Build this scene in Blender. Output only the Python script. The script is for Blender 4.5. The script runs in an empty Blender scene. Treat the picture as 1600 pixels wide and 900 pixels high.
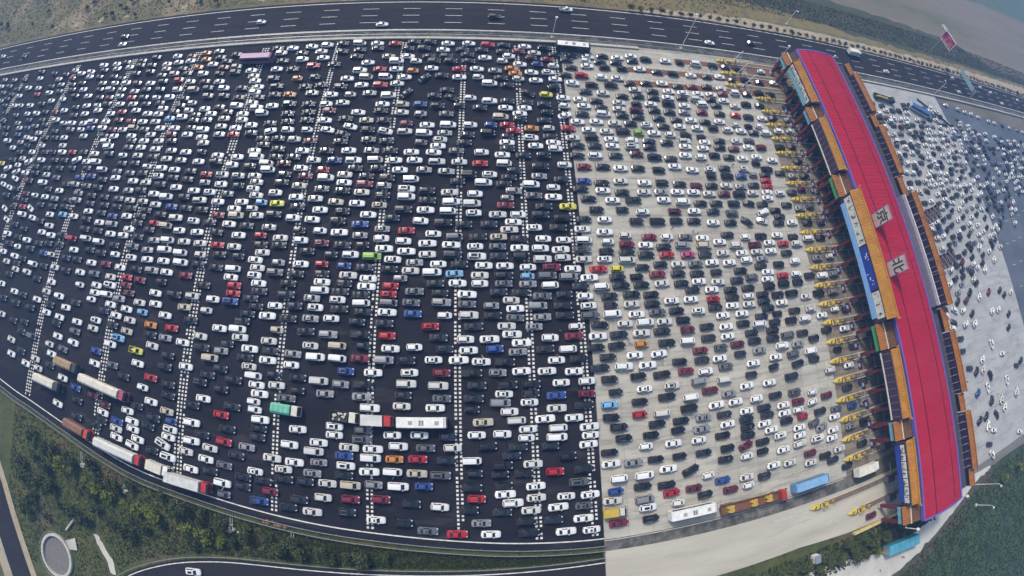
import bpy, math, random
import numpy as np
from mathutils import Matrix, Vector, Euler

# ------------------------------------------------------------------ camera, world, sun, exposure
S = bpy.context.scene
COL = S.collection
R = math.radians
CAM_H = 107.53
cam_data = bpy.data.cameras.new('camera')
cam = bpy.data.objects.new('camera', cam_data)
COL.objects.link(cam)
S.camera = cam
cam_data.type = 'PANO'
cam_data.panorama_type = 'FISHEYE_LENS_POLYNOMIAL'      # a real action-camera lens, strong barrel distortion
cam_data.sensor_fit = 'HORIZONTAL'
cam_data.sensor_width, cam_data.sensor_height = 36.0, 20.25
cam_data.fisheye_fov = R(250)
cam_data.fisheye_polynomial_k0 = 0.0
cam_data.fisheye_polynomial_k1 = -1.4111 / 22.5
cam_data.fisheye_polynomial_k2 = 0.0
cam_data.fisheye_polynomial_k3 = 0.095 / 22.5 ** 3
cam_data.fisheye_polynomial_k4 = 0.0
cam_data.shift_x = -12.88 / 1600
cam_data.shift_y = -161.6 / 900
cam_data.clip_start, cam_data.clip_end = 0.5, 9000
cam.matrix_world = (Matrix.Translation((0, 0, CAM_H)) @ Matrix.Rotation(-0.2238, 4, 'Z')
                    @ Matrix.Rotation(0.4975, 4, 'X') @ Matrix.Rotation(0.2091, 4, 'Z'))

SUN_EL, SUN_AZ = R(47), R(-30)                           # azimuth from +Y towards +X
W = bpy.data.worlds.new('World'); S.world = W; W.use_nodes = True
wn = W.node_tree
sky = wn.nodes.new('ShaderNodeTexSky'); sky.sky_type = 'NISHITA'; sky.sun_disc = False
sky.sun_elevation = SUN_EL; sky.sun_rotation = SUN_AZ
sky.air_density = 1.3; sky.dust_density = 3.5; sky.ozone_density = 1.0
wn.links.new(sky.outputs[0], wn.nodes['Background'].inputs[0])
wn.nodes['Background'].inputs[1].default_value = 0.15
sun_data = bpy.data.lights.new('sun', 'SUN'); sun_data.energy = 2.3; sun_data.angle = R(9.0)
sun_data.color = (1.0, 0.955, 0.88)
sun = bpy.data.objects.new('sun', sun_data); COL.objects.link(sun)
sv = Vector((math.sin(SUN_AZ) * math.cos(SUN_EL), math.cos(SUN_AZ) * math.cos(SUN_EL), math.sin(SUN_EL)))
sun.rotation_euler = (-sv).to_track_quat('-Z', 'Y').to_euler()
sun.location = (0, 60, 300)
S.view_settings.view_transform = 'Standard'; S.view_settings.look = 'None'
S.view_settings.gamma = 1.0; S.view_settings.use_curve_mapping = False
S.view_settings.exposure = 0.3
S.render.engine = 'CYCLES'
S.cycles.use_denoising = True
S.cycles.max_bounces = 6; S.cycles.volume_bounces = 0
S.cycles.caustics_reflective = False; S.cycles.caustics_refractive = False

random.seed(11); rng = np.random.default_rng(5)

# ------------------------------------------------------------------ materials
MATS = {}
def mat(name, col, rough=0.7, col2=None, scale=1.0, detail=4.0, lo=0.35, hi=0.65, metallic=0.0, coat=0.0, bump=0.0,
        stretch=(1, 1, 1), col3=None, scale3=0.05, lo3=0.45, hi3=0.6, spec=0.5, trans=0.0, fine=None, vary=0.0):
    m = bpy.data.materials.new(name); m.use_nodes = True
    nt = m.node_tree; b = nt.nodes['Principled BSDF']
    b.inputs['Roughness'].default_value = rough; b.inputs['Metallic'].default_value = metallic
    b.inputs['Coat Weight'].default_value = coat; b.inputs['Specular IOR Level'].default_value = spec
    c4 = lambda c: (c[0], c[1], c[2], 1)
    b.inputs['Base Color'].default_value = c4(col)
    if col2 is not None or bump:
        g = nt.nodes.new('ShaderNodeNewGeometry'); mp = nt.nodes.new('ShaderNodeMapping')
        mp.inputs['Scale'].default_value = stretch
        nt.links.new(g.outputs['Position'], mp.inputs['Vector'])
        def noise(sc, det=detail):
            n = nt.nodes.new('ShaderNodeTexNoise'); n.inputs['Scale'].default_value = sc
            n.inputs['Detail'].default_value = det; n.inputs['Roughness'].default_value = 0.62
            nt.links.new(mp.outputs[0], n.inputs['Vector']); return n
        n = noise(scale)
        if col2 is not None:
            def mixer(nn, l, h, a, c):
                r = nt.nodes.new('ShaderNodeMapRange'); r.inputs[1].default_value = l; r.inputs[2].default_value = h
                r.clamp = True
                nt.links.new(nn.outputs[0], r.inputs[0])
                mx = nt.nodes.new('ShaderNodeMix'); mx.data_type = 'RGBA'
                nt.links.new(r.outputs[0], mx.inputs[0])
                if isinstance(a, tuple): mx.inputs[6].default_value = c4(a)
                else: nt.links.new(a, mx.inputs[6])
                mx.inputs[7].default_value = c4(c); return mx.outputs[2]
            o = mixer(n, lo, hi, tuple(col), col2)
            if col3 is not None: o = mixer(noise(scale3), lo3, hi3, o, col3)
            if fine is not None:
                o = mixer(noise(fine[0], 2.0), fine[1], fine[2], o, fine[3])
            nt.links.new(o, b.inputs['Base Color'])
        if bump:
            bp = nt.nodes.new('ShaderNodeBump'); bp.inputs['Strength'].default_value = bump; bp.inputs['Distance'].default_value = 0.2
            nt.links.new(n.outputs[0], bp.inputs['Height']); nt.links.new(bp.outputs[0], b.inputs['Normal'])
    if vary:
        oi = nt.nodes.new('ShaderNodeObjectInfo'); mr = nt.nodes.new('ShaderNodeMapRange')
        mr.inputs[3].default_value = 1.0 - vary; mr.inputs[4].default_value = 1.0
        nt.links.new(oi.outputs['Random'], mr.inputs[0])
        hs = nt.nodes.new('ShaderNodeHueSaturation'); nt.links.new(mr.outputs[0], hs.inputs['Value'])
        src = b.inputs['Base Color'].links
        if src: nt.links.new(src[0].from_socket, hs.inputs['Color'])
        else: hs.inputs['Color'].default_value = c4(col)
        nt.links.new(hs.outputs[0], b.inputs['Base Color'])
    if trans:
        tr = nt.nodes.new('ShaderNodeBsdfTranslucent'); tr.inputs[0].default_value = c4(col2 or col)
        mx = nt.nodes.new('ShaderNodeMixShader'); mx.inputs[0].default_value = trans
        nt.links.new(b.outputs[0], mx.inputs[1]); nt.links.new(tr.outputs[0], mx.inputs[2])
        nt.links.new(mx.outputs[0], nt.nodes['Material Output'].inputs[0])
    MATS[name] = m; return m

asphalt = mat('asphalt', (0.0105, 0.0102, 0.0145), 0.9, (0.022, 0.0208, 0.0265), 0.09, 7, lo=0.36, hi=0.64, col3=(0.036, 0.0325, 0.035), scale3=0.22, lo3=0.56, hi3=0.66, stretch=(0.22, 1, 1), spec=0.15, fine=(1.6, 0.58, 0.74, (0.0075, 0.007, 0.0095)))
highway_m = mat('highway_asphalt', (0.021, 0.019, 0.0215), 0.9, (0.031, 0.028, 0.030), 0.06, 5, stretch=(0.1, 1, 1), col3=(0.021, 0.019, 0.022), scale3=0.5, spec=0.12)
far_asphalt = mat('worn_asphalt', (0.060, 0.075, 0.10), 0.85, (0.095, 0.112, 0.14), 0.07, 5, stretch=(0.4, 1, 1))
concrete = mat('concrete', (0.455, 0.43, 0.36), 0.85, (0.355, 0.335, 0.28), 0.25, 6, col3=(0.25, 0.24, 0.21), scale3=0.55, lo3=0.49, hi3=0.68, stretch=(0.13, 1, 1), fine=(3.0, 0.58, 0.75, (0.27, 0.255, 0.22)), vary=0.16)
concrete_oil_shade = mat('oil_and_shade_concrete', (0.25, 0.215, 0.16), 0.85, (0.16, 0.135, 0.10), 0.4, 6, lo=0.3, hi=0.6, col3=(0.085, 0.075, 0.06), scale3=0.5, lo3=0.46, hi3=0.62, stretch=(0.08, 1, 1))  # brown lane stains, with the canopy's shade also put into the slab colour
concrete2 = mat('pale_concrete', (0.44, 0.41, 0.335), 0.85, (0.36, 0.335, 0.27), 0.18, 6, stretch=(0.15, 1, 1), col3=(0.29, 0.28, 0.245), scale3=0.4, lo3=0.55, hi3=0.75)
concrete3 = mat('grey_concrete', (0.37, 0.37, 0.36), 0.85, (0.30, 0.30, 0.29), 0.18, 6, stretch=(0.3, 1, 1), col3=(0.23, 0.235, 0.23), scale3=0.3, lo3=0.5, hi3=0.68)
joint_m = mat('joint_filler', (0.17, 0.16, 0.14), 0.9, (0.12, 0.115, 0.10), 0.7)
kerb_m = mat('kerb_concrete', (0.46, 0.44, 0.38), 0.85, (0.36, 0.34, 0.29), 0.6)
strip_m = mat('weathered_strip', (0.085, 0.08, 0.07), 0.9, (0.20, 0.19, 0.165), 0.9, 8, col3=(0.05, 0.05, 0.045), scale3=0.25, lo3=0.4, hi3=0.6)
paint_w = mat('white_road_paint', (0.68, 0.67, 0.62), 0.7, (0.40, 0.39, 0.37), 0.9, 6, lo=0.4, hi=0.7)
paint_worn = mat('worn_road_paint', (0.50, 0.49, 0.43), 0.8, (0.40, 0.38, 0.325), 0.9, 5, lo=0.4, hi=0.55)
paint_red = mat('red_lane_coating', (0.20, 0.075, 0.04), 0.85, (0.12, 0.055, 0.035), 0.6, 5, stretch=(0.3, 1, 1))
steel = mat('galvanised_steel', (0.42, 0.44, 0.44), 0.45, (0.33, 0.34, 0.34), 3.0, metallic=0.6)
white_steel = mat('white_painted_steel', (0.72, 0.72, 0.70), 0.5, (0.6, 0.6, 0.58), 2.0)
grass_m = mat('verge_grass', (0.042, 0.058, 0.011), 0.95, (0.085, 0.083, 0.017), 0.10, 7, col3=(0.105, 0.075, 0.038), scale3=0.05, lo3=0.54, hi3=0.64, fine=(0.8, 0.5, 0.72, (0.018, 0.031, 0.010)), bump=0.4)
green_field = mat('green_field', (0.020, 0.046, 0.016), 0.95, (0.040, 0.078, 0.022), 0.12, 7, lo=0.35, hi=0.7, stretch=(1, 0.25, 1), col3=(0.012, 0.028, 0.014), scale3=0.35, lo3=0.48, hi3=0.62, fine=(1.2, 0.5, 0.7, (0.05, 0.07, 0.028)), bump=0.5)
scrub_m = mat('dry_scrub', (0.145, 0.120, 0.052), 0.95, (0.095, 0.095, 0.036), 0.10, 7, col3=(0.25, 0.195, 0.12), scale3=0.045, lo3=0.50, hi3=0.64, fine=(0.7, 0.52, 0.72, (0.060, 0.064, 0.026)))
land_m = mat('farm_land', (0.12, 0.105, 0.08), 0.95, (0.085, 0.09, 0.058), 0.02, 6, col3=(0.17, 0.145, 0.125), scale3=0.008, lo3=0.45, hi3=0.62)
sand_m = mat('sandy_earth', (0.36, 0.31, 0.22), 0.95, (0.27, 0.225, 0.15), 0.3, 7, col3=(0.20, 0.17, 0.11), scale3=0.12, lo3=0.58, hi3=0.72)
pale_track = mat('pale_track', (0.50, 0.485, 0.44), 0.95, (0.42, 0.40, 0.35), 0.2, 6)
straw_m = mat('straw_grass', (0.19, 0.145, 0.055), 0.95, (0.13, 0.11, 0.05), 0.22, 7, col3=(0.075, 0.08, 0.035), scale3=0.08, lo3=0.55, hi3=0.7)
crop_m = mat('dark_crop_field', (0.040, 0.048, 0.026), 0.95, (0.058, 0.062, 0.036), 0.12, 7, stretch=(0.25, 1, 1), col3=(0.09, 0.085, 0.055), scale3=0.03, lo3=0.55, hi3=0.7)
plough_m = mat('ploughed_field', (0.19, 0.155, 0.125), 0.95, (0.135, 0.118, 0.09), 0.09, 8, lo=0.3, hi=0.7, stretch=(0.12, 1, 1), col3=(0.10, 0.105, 0.06), scale3=0.03, lo3=0.48, hi3=0.62, fine=(0.5, 0.5, 0.7, (0.15, 0.13, 0.09)))
young_m = mat('young_wheat_field', (0.065, 0.10, 0.065), 0.95, (0.085, 0.115, 0.08), 0.03, 5)
gravel_m = mat('gravel', (0.17, 0.165, 0.155), 0.95, (0.11, 0.108, 0.10), 2.2, 6)

roof_red = mat('crimson_roof_sheet', (0.36, 0.010, 0.034), 0.75, (0.27, 0.009, 0.028), 0.5, 7, lo=0.3, hi=0.75, stretch=(0.12, 1, 1), col3=(0.33, 0.022, 0.045), scale3=0.12, lo3=0.52, hi3=0.75, fine=(1.3, 0.55, 0.8, (0.24, 0.012, 0.026)), spec=0.2)
seam_m = mat('roof_gutter', (0.06, 0.006, 0.012), 0.7)
blue_trim = mat('blue_painted_fascia', (0.085, 0.075, 0.36), 0.6, (0.12, 0.10, 0.31), 0.6)
tile_m = mat('golden_glazed_tile', (0.42, 0.205, 0.018), 0.6, (0.33, 0.135, 0.015), 0.35, 5, col3=(0.25, 0.13, 0.02), scale3=1.6, lo3=0.5, hi3=0.8, spec=0.3)
tile_o = mat('orange_glazed_tile', (0.32, 0.125, 0.018), 0.6, (0.24, 0.09, 0.016), 0.4, 5, spec=0.3)
deck_brown = mat('brown_roof_deck', (0.135, 0.062, 0.02), 0.8, (0.10, 0.048, 0.018), 0.8)
deck_grey = mat('grey_roof_deck', (0.038, 0.030, 0.042), 0.8, (0.058, 0.047, 0.060), 0.35, 5)
wall_purple = mat('dark_facade_panel', (0.032, 0.018, 0.040), 0.5, (0.045, 0.022, 0.045), 0.5)
col_red = mat('dark_red_column', (0.13, 0.016, 0.014), 0.55, (0.095, 0.014, 0.014), 0.8)
soffit_m = mat('canopy_soffit', (0.10, 0.10, 0.11), 0.8)
sign_white = mat('white_sign_board', (0.62, 0.62, 0.56), 0.6, (0.52, 0.52, 0.47), 0.8)
sign_blue = mat('blue_sign_board', (0.012, 0.035, 0.30), 0.5, (0.016, 0.045, 0.26), 0.6)
sign_sky = mat('light_blue_sign_band', (0.16, 0.33, 0.62), 0.5, (0.22, 0.40, 0.66), 1.2)
sign_teal = mat('teal_sign_band', (0.13, 0.30, 0.36), 0.5, (0.18, 0.36, 0.42), 1.0)
sign_green = mat('green_fascia', (0.05, 0.27, 0.10), 0.6)
ink_m = mat('dark_lettering', (0.035, 0.04, 0.035), 0.7)
letter_w = mat('white_lettering', (0.78, 0.78, 0.76), 0.6)
panel_grey = mat('grey_letter_panel', (0.52, 0.44, 0.43), 0.8, (0.42, 0.36, 0.35), 0.5, 6)
purple_board = mat('magenta_sign_board', (0.27, 0.012, 0.07), 0.5, (0.22, 0.012, 0.06), 0.5)
lilac_steel = mat('lilac_grey_steel', (0.24, 0.21, 0.27), 0.5, (0.19, 0.17, 0.22), 0.8)
yellow_m = mat('yellow_crash_paint', (0.62, 0.44, 0.028), 0.5, (0.42, 0.28, 0.03), 1.2)
black_m = mat('black_rubber', (0.015, 0.015, 0.016), 0.7)
island_top = mat('island_paving', (0.17, 0.12, 0.075), 0.9, (0.115, 0.085, 0.06), 0.7, 6)
booth_m = mat('booth_cladding', (0.12, 0.12, 0.13), 0.5)
booth_roof = mat('booth_roof_sheet', (0.045, 0.04, 0.042), 0.7)
glass_m = mat('tinted_glass', (0.012, 0.014, 0.017), 0.08, spec=0.55)
lamp_m = mat('headlight_lens', (0.55, 0.57, 0.60), 0.12, coat=0.6)
tail_m = mat('tail_light_lens', (0.10, 0.008, 0.008), 0.3)
tyre_m = mat('tyre_rubber', (0.014, 0.014, 0.015), 0.8)
bark_m = mat('bark', (0.09, 0.065, 0.045), 0.9, (0.06, 0.045, 0.03), 3.0)
leaf_lime = mat('lime_leaves', (0.20, 0.22, 0.018), 0.6, (0.13, 0.17, 0.016), 0.6, 4, trans=0.25)
leaf_mid = mat('mid_green_leaves', (0.085, 0.10, 0.020), 0.65, (0.055, 0.078, 0.016), 0.6, 4, trans=0.2)
leaf_dark = mat('dark_green_leaves', (0.034, 0.055, 0.011), 0.7, (0.052, 0.064, 0.014), 0.6, 4, trans=0.15)
leaf_straw = mat('dry_scrub_leaves', (0.085, 0.085, 0.045), 0.8, (0.13, 0.11, 0.06), 0.6, 4)
leaf_crop = mat('dull_crop_leaves', (0.062, 0.066, 0.034), 0.8, (0.045, 0.052, 0.026), 0.6, 4)
leaf_brown = mat('brown_shrub_leaves', (0.10, 0.06, 0.035), 0.8, (0.07, 0.05, 0.03), 0.6, 4)
skin_m = mat('skin', (0.42, 0.26, 0.18), 0.6)

PAINT = {'w': ((0.72, 0.72, 0.70), 'white'), 'k': ((0.008, 0.009, 0.012), 'black'), 'g': ((0.030, 0.033, 0.042), 'charcoal'),
         'd': ((0.012, 0.017, 0.030), 'navy'), 's': ((0.30, 0.30, 0.305), 'silver'), 'r': ((0.38, 0.010, 0.016), 'red'),
         'm': ((0.10, 0.010, 0.018), 'maroon'), 'b': ((0.022, 0.062, 0.24), 'blue'), 'c': ((0.17, 0.38, 0.58), 'pale blue'),
         'o': ((0.50, 0.19, 0.025), 'orange'), 'y': ((0.62, 0.56, 0.04), 'yellow'), 'n': ((0.22, 0.44, 0.03), 'lime green'),
         't': ((0.45, 0.40, 0.30), 'beige'), 'p': ((0.40, 0.05, 0.14), 'pink'), 'x': ((0.55, 0.54, 0.50), 'off-white'), 'q': ((0.17, 0.010, 0.026), 'crimson'), 'f': ((0.13, 0.135, 0.145), 'grey')}
PM = {}
for k_, (c_, n_) in PAINT.items():
    PM[k_] = mat(n_.replace(' ', '_') + '_car_paint', c_, 0.34, coat=0.55, metallic=0.35 if k_ in 'sgf' else 0.0, vary=0.14)

# ------------------------------------------------------------------ mesh helpers
class MB:
    def __init__(self): self.v = []; self.f = []; self.m = []
    def add(self, vs, fs, mi=0):
        o = len(self.v); self.v += [tuple(p) for p in vs]
        for f in fs: self.f.append(tuple(i + o for i in f)); self.m.append(mi)
        return self
    def box(self, x0, x1, y0, y1, z0, z1, mi=0):
        return self.add([(x0, y0, z0), (x1, y0, z0), (x1, y1, z0), (x0, y1, z0), (x0, y0, z1), (x1, y0, z1), (x1, y1, z1), (x0, y1, z1)],
                        [(3, 2, 1, 0), (4, 5, 6, 7), (0, 1, 5, 4), (1, 2, 6, 5), (2, 3, 7, 6), (3, 0, 4, 7)], mi)
    def quad(self, a, b, c, d, mi=0): return self.add([a, b, c, d], [(0, 1, 2, 3)], mi)
    def bar(self, a, b, r, mi=0, n=6, r2=None):
        a = Vector(a); b = Vector(b); d = (b - a)
        if d.length < 1e-6: return self
        q = d.to_track_quat('Z', 'Y'); r2 = r if r2 is None else r2
        vs = []
        for (p, rr) in ((a, r), (b, r2)):
            for i in range(n):
                t = 2 * math.pi * i / n
                vs.append(p + q @ Vector((rr * math.cos(t), rr * math.sin(t), 0)))
        fs = [(i, (i + 1) % n, n + (i + 1) % n, n + i) for i in range(n)] + [tuple(range(n - 1, -1, -1)), tuple(range(n, 2 * n))]
        return self.add(vs, fs, mi)
    def cyl(self, c, axis, r, h, n=10, mi=0):
        a = Vector(c) - Vector(axis) * h / 2; b = Vector(c) + Vector(axis) * h / 2
        return self.bar(a, b, r, mi, n)
    def loft(self, rings, mi=0, cap=True):
        n = len(rings[0]); vs = [p for r in rings for p in r]; fs = []
        for k in range(len(rings) - 1):
            for i in range(n):
                j = (i + 1) % n
                fs.append((k * n + i, k * n + j, (k + 1) * n + j, (k + 1) * n + i))
        if cap: fs += [tuple(range(n - 1, -1, -1)), tuple((len(rings) - 1) * n + i for i in range(n))]
        return self.add(vs, fs, mi)
    def mesh(self, name, mats, smooth=False):
        me = bpy.data.meshes.new(name); me.from_pydata(self.v, [], self.f)
        for mm in (mats if isinstance(mats, (list, tuple)) else [mats]): me.materials.append(mm)
        if any(self.m): me.polygons.foreach_set('material_index', self.m)
        if smooth: me.polygons.foreach_set('use_smooth', [True] * len(self.f))
        me.update(); return me
    def obj(self, name, mats, parent=None, smooth=False):
        return link(name, self.mesh(name, mats, smooth), parent)

def link(name, data, parent=None, loc=None, rz=None):
    o = bpy.data.objects.new(name, data); COL.objects.link(o)
    if parent is not None: o.parent = parent
    if loc is not None: o.location = loc
    if rz is not None: o.rotation_euler = (0, 0, rz)
    return o
def tag(o, label, cat, group=None):
    o['label'] = label; o['category'] = cat
    if group: o['group'] = group
    return o
def thing(name, label, cat, loc=(0, 0, 0), rz=0.0, group=None):
    return tag(link(name, None, None, loc, rz), label, cat, group)
def struct(o, kind='structure', label=None):
    o['kind'] = kind
    if label: o['label'] = label
    return o
def copy_tree(root, loc, rz, scale=None):
    r = root.copy(); COL.objects.link(r); r.location = loc; r.rotation_euler = (0, 0, rz)
    if scale is not None: r.scale = scale if isinstance(scale, (tuple, list)) else (scale,) * 3
    for ch in list(root.children):
        c = ch.copy(); COL.objects.link(c); c.parent = r
        for g in list(ch.children):
            d = g.copy(); COL.objects.link(d); d.parent = c
    return r

def ragged(pts, step=4.0, amp=1.0, seed=0):
    rr = random.Random(seed); out = []
    n = len(pts)
    for i in range(n):
        a = Vector((*pts[i], 0)); b = Vector((*pts[(i + 1) % n], 0)); L = (b - a).length
        k = max(1, min(90, int(L / step)))
        nrm = Vector((-(b - a).y, (b - a).x, 0)).normalized()
        for j in range(k):
            p = a.lerp(b, j / k)
            if j: p += nrm * rr.gauss(0, amp * 0.5)
            out.append((p.x, p.y))
    return out
def sheet(name, pts, z, m, parent=None):
    me = bpy.data.meshes.new(name)
    me.from_pydata([(x, y, z) for x, y in pts], [], [tuple(range(len(pts)))])
    me.materials.append(m); me.update()
    if me.polygons[0].normal.z < 0: me.flip_normals()
    return link(name, me, parent)
def ribbon(name, path, w, z, m, parent=None):
    """flat strip following a path"""
    L = []; Rr = []
    for i, p in enumerate(path):
        a = Vector(path[max(0, i - 1)]); b = Vector(path[min(len(path) - 1, i + 1)]); t = (b - a).normalized(); n = Vector((-t.y, t.x))
        ww = w[i] if isinstance(w, (list, tuple)) else w
        L.append((p[0] + n.x * ww / 2, p[1] + n.y * ww / 2)); Rr.append((p[0] - n.x * ww / 2, p[1] - n.y * ww / 2))
    b = MB()
    for i in range(len(path) - 1):
        b.quad((*Rr[i], z), (*Rr[i + 1], z), (*L[i + 1], z), (*L[i], z))
    return b.obj(name, m, parent)
def smooth_path(pts, k=6):
    out = []
    n = len(pts)
    for i in range(n - 1):
        p0 = pts[max(0, i - 1)]; p1 = pts[i]; p2 = pts[i + 1]; p3 = pts[min(n - 1, i + 2)]
        for j in range(k):
            t = j / k
            out.append(tuple(0.5 * ((2 * p1[a]) + (-p0[a] + p2[a]) * t + (2 * p0[a] - 5 * p1[a] + 4 * p2[a] - p3[a]) * t * t
                                    + (-p0[a] + 3 * p1[a] - 3 * p2[a] + p3[a]) * t ** 3) for a in range(2)))
    out.append(tuple(pts[-1])); return out

# ------------------------------------------------------------------ the setting: ground, fields, roads, plaza
struct(sheet('ground', [(-2600, -2600), (2600, -2600), (2600, 2600), (-2600, 2600)], -0.40, land_m))
def field(name, pts, z, m, step=5, amp=1.5, seed=1):
    return struct(sheet(name, ragged(pts, step, amp, seed), z, m))
field('scrub_field', [(-700, 132.5), (75, 132.5), (95, 150), (60, 172), (-120, 190), (-700, 230)], -0.36, scrub_m, 6, 2.5, 2)
field('ploughed_field', [(60, 168), (180, 160), (420, 150), (1400, 150), (1400, 330), (300, 230), (60, 260), (-700, 300), (-700, 232), (-120, 192)], -0.37, plough_m, 10, 2, 3)
field('wheat_field', [(60, 262), (300, 232), (1400, 332), (1400, 1400), (-700, 1400), (-700, 302)], -0.365, young_m, 14, 3, 4)
field('crop_field', [(95, 146), (180, 141), (420, 143), (1200, 148), (1200, 162), (345, 152), (300, 166), (200, 168), (120, 172), (70, 172)], -0.35, crop_m, 5, 1.6, 5)
field('straw_verge', [(20, 133.5), (62, 134), (120, 139), (420, 139.5), (1200, 145), (1200, 150), (420, 146), (250, 143), (180, 143), (130, 150), (85, 152), (40, 142)], -0.34, straw_m, 4, 1.6, 6)
field('sand_verge', [(55, 133), (70, 133), (120, 133), (420, 133), (1200, 133), (1200, 146), (420, 143.5), (265, 139.5), (200, 138.3), (125, 138.6), (75, 136.5)], -0.33, sand_m, 3, 0.8, 7)
field('grass_verge', [(-700, -60), (-300, -5), (-228, 7), (-149, -11), (-131, -14.2), (-114, -17.6), (-89, -23), (-69, -25.1), (-51, -26.8), (-35, -28.1), (-6, -30), (28.2, -32.4),
                      (28.2, -60), (-40, -400), (-700, -400)], -0.32, grass_m, 8, 0.5, 8)
field('shrub_verge', [(28.2, -48), (104, -48), (138, -50), (165, -53.5), (150, -58), (125, -60), (112, -62.5), (86, -59), (60, -58), (28.2, -58)], -0.318, grass_m, 4, 0.8, 9)
field('green_field', [(100, -74), (122, -70.5), (134, -66.5), (148, -62.5), (160, -58.5), (176, -54.5), (208, -55.5), (232, -50), (262, -30), (300, 10), (345, 52), (430, 68), (1400, 70), (1400, -900), (40, -900), (40, -120)], -0.31, green_field, 5, 1.0, 10)
tp = smooth_path([(62, -64), (84, -63.5), (100, -65.5), (116, -66.5), (132, -64.3), (146, -60.6), (157, -57.4), (166, -55), (178, -54)], 5)
tw = [float(np.interp(p[0], [62, 100, 116, 132, 146, 158, 178], [13, 12.5, 9.5, 7.5, 6, 4.5, 2.5])) for p in tp]
edge_l, edge_r = [], []
for i, p in enumerate(tp):
    a = Vector(tp[max(0, i - 1)]); b = Vector(tp[min(len(tp) - 1, i + 1)]); t = (b - a).normalized()
    edge_l.append((p[0] - t.y * tw[i] / 2, p[1] + t.x * tw[i] / 2)); edge_r.append((p[0] + t.y * tw[i] / 2, p[1] - t.x * tw[i] / 2))
struct(sheet('sandy_track', ragged(edge_l + edge_r[::-1], 1.2, 0.7, 12), -0.30, pale_track))

field('dirt_margin', edge_r[3:] + [(p[0] + 1.5, p[1] - 4.5 - 2 * math.sin(p[0] * .3)) for p in edge_r[3:]][::-1], -0.305, mat('dark_earth', (0.085, 0.068, 0.05), 0.95, (0.055, 0.055, 0.03), 0.4, 7, col3=(0.03, 0.05, 0.02), scale3=0.3, lo3=0.5, hi3=0.62), 1.5, 1.2, 31)
# expressway beyond the median
struct(sheet('expressway', [(-1200, 115.2), (1500, 115.2), (1500, 132.4), (-1200, 132.4)], -0.03, highway_m))
b = MB()
for y in (131.1, 116.25):
    b.quad((-1200, y - .15, -.022), (1500, y - .15, -.022), (1500, y + .15, -.022), (-1200, y + .15, -.022))
for y in (127.4, 123.7, 120.0):
    for k in range(-44, 60):
        x = -40.9 + 15 * k
        b.quad((x, y - .085, -.022), (x + 6, y - .085, -.022), (x + 6, y + .085, -.022), (x, y + .085, -.022))
struct(b.obj('lane_marking', paint_w))
# median strip with low concrete wall
struct(sheet('median_strip', [(-1200, 111.2), (1500, 111.2), (1500, 115.2), (-1200, 115.2)], -0.05, strip_m))
def wall_thing(name, label, x0, x1, y0, y1, h, m, cat='wall', seg=8.0, grp=None):
    t = thing(name, label, cat, ((x0 + x1) / 2, (y0 + y1) / 2, 0), 0, grp)
    L = x1 - x0; n = max(1, round(L / seg)); s = L / n
    me = MB().box(-s / 2 + .03, s / 2 - .03, -(y1 - y0) / 2, (y1 - y0) / 2, -0.3, h).mesh('wall_segment', m)
    if n > 280:
        bb = MB()
        for i in range(280, n): bb.box(-L / 2 + s * i + .03, -L / 2 + s * (i + 1) - .03, -(y1 - y0) / 2, (y1 - y0) / 2, -0.3, h)
        struct(bb.obj('wall_segment', m, t), 'stuff'); n = 280
    for i in range(n):
        link('wall_segment', me, t, (-L / 2 + s * (i + .5), 0, 0))
    return t
wall_thing('median_wall', 'long low cream concrete wall between the jammed plaza and the open expressway', -560, 57, 111.25, 112.2, .55, kerb_m)
wall_thing('kerb_wall', 'low pale concrete kerb wall of the median past the toll canopy', 150, 420, 111.2, 112.0, .45, kerb_m)

def guardrail(name, label, path, post=4.0, h=.75, m=None):
    m = m or steel
    t = thing(name, label, 'guardrail', (path[0][0], path[0][1], 0))
    ox, oy = path[0]
    bm = MB(); acc = 0; posts = []
    for i in range(len(path) - 1):
        a = Vector((path[i][0] - ox, path[i][1] - oy, 0)); c = Vector((path[i + 1][0] - ox, path[i + 1][1] - oy, 0))
        d = c - a; L = d.length; u = d / L; nrm = Vector((-u.y, u.x, 0)) * .05
        for z0, z1 in ((h - .32, h - .18), (h - .14, h)):
            bm.add([a - nrm + Vector((0, 0, z0)), c - nrm + Vector((0, 0, z0)), c + nrm + Vector((0, 0, z0)), a + nrm + Vector((0, 0, z0)),
                    a - nrm + Vector((0, 0, z1)), c - nrm + Vector((0, 0, z1)), c + nrm + Vector((0, 0, z1)), a + nrm + Vector((0, 0, z1))],
                   [(3, 2, 1, 0), (4, 5, 6, 7), (0, 1, 5, 4), (2, 3, 7, 6), (1, 2, 6, 5), (3, 0, 4, 7)])
        while acc < L:
            posts.append(a + u * acc); acc += post
        acc -= L
    bm.obj('rail', m, t)
    pm = MB().box(-.07, .07, -.07, .07, -.4, h + .02).mesh('post', m)
    for p in posts[:290]: link('post', pm, t, (p.x, p.y, 0))
    return t
guardrail('guardrail', 'galvanised rail along the expressway side of the median', [(-560, 115.0), (560, 115.0)], 4.0)
guardrail('guardrail', 'galvanised rail along the plaza side of the median, above the low wall', [(-560, 113.2), (560, 113.2)], 4.0)

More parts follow.
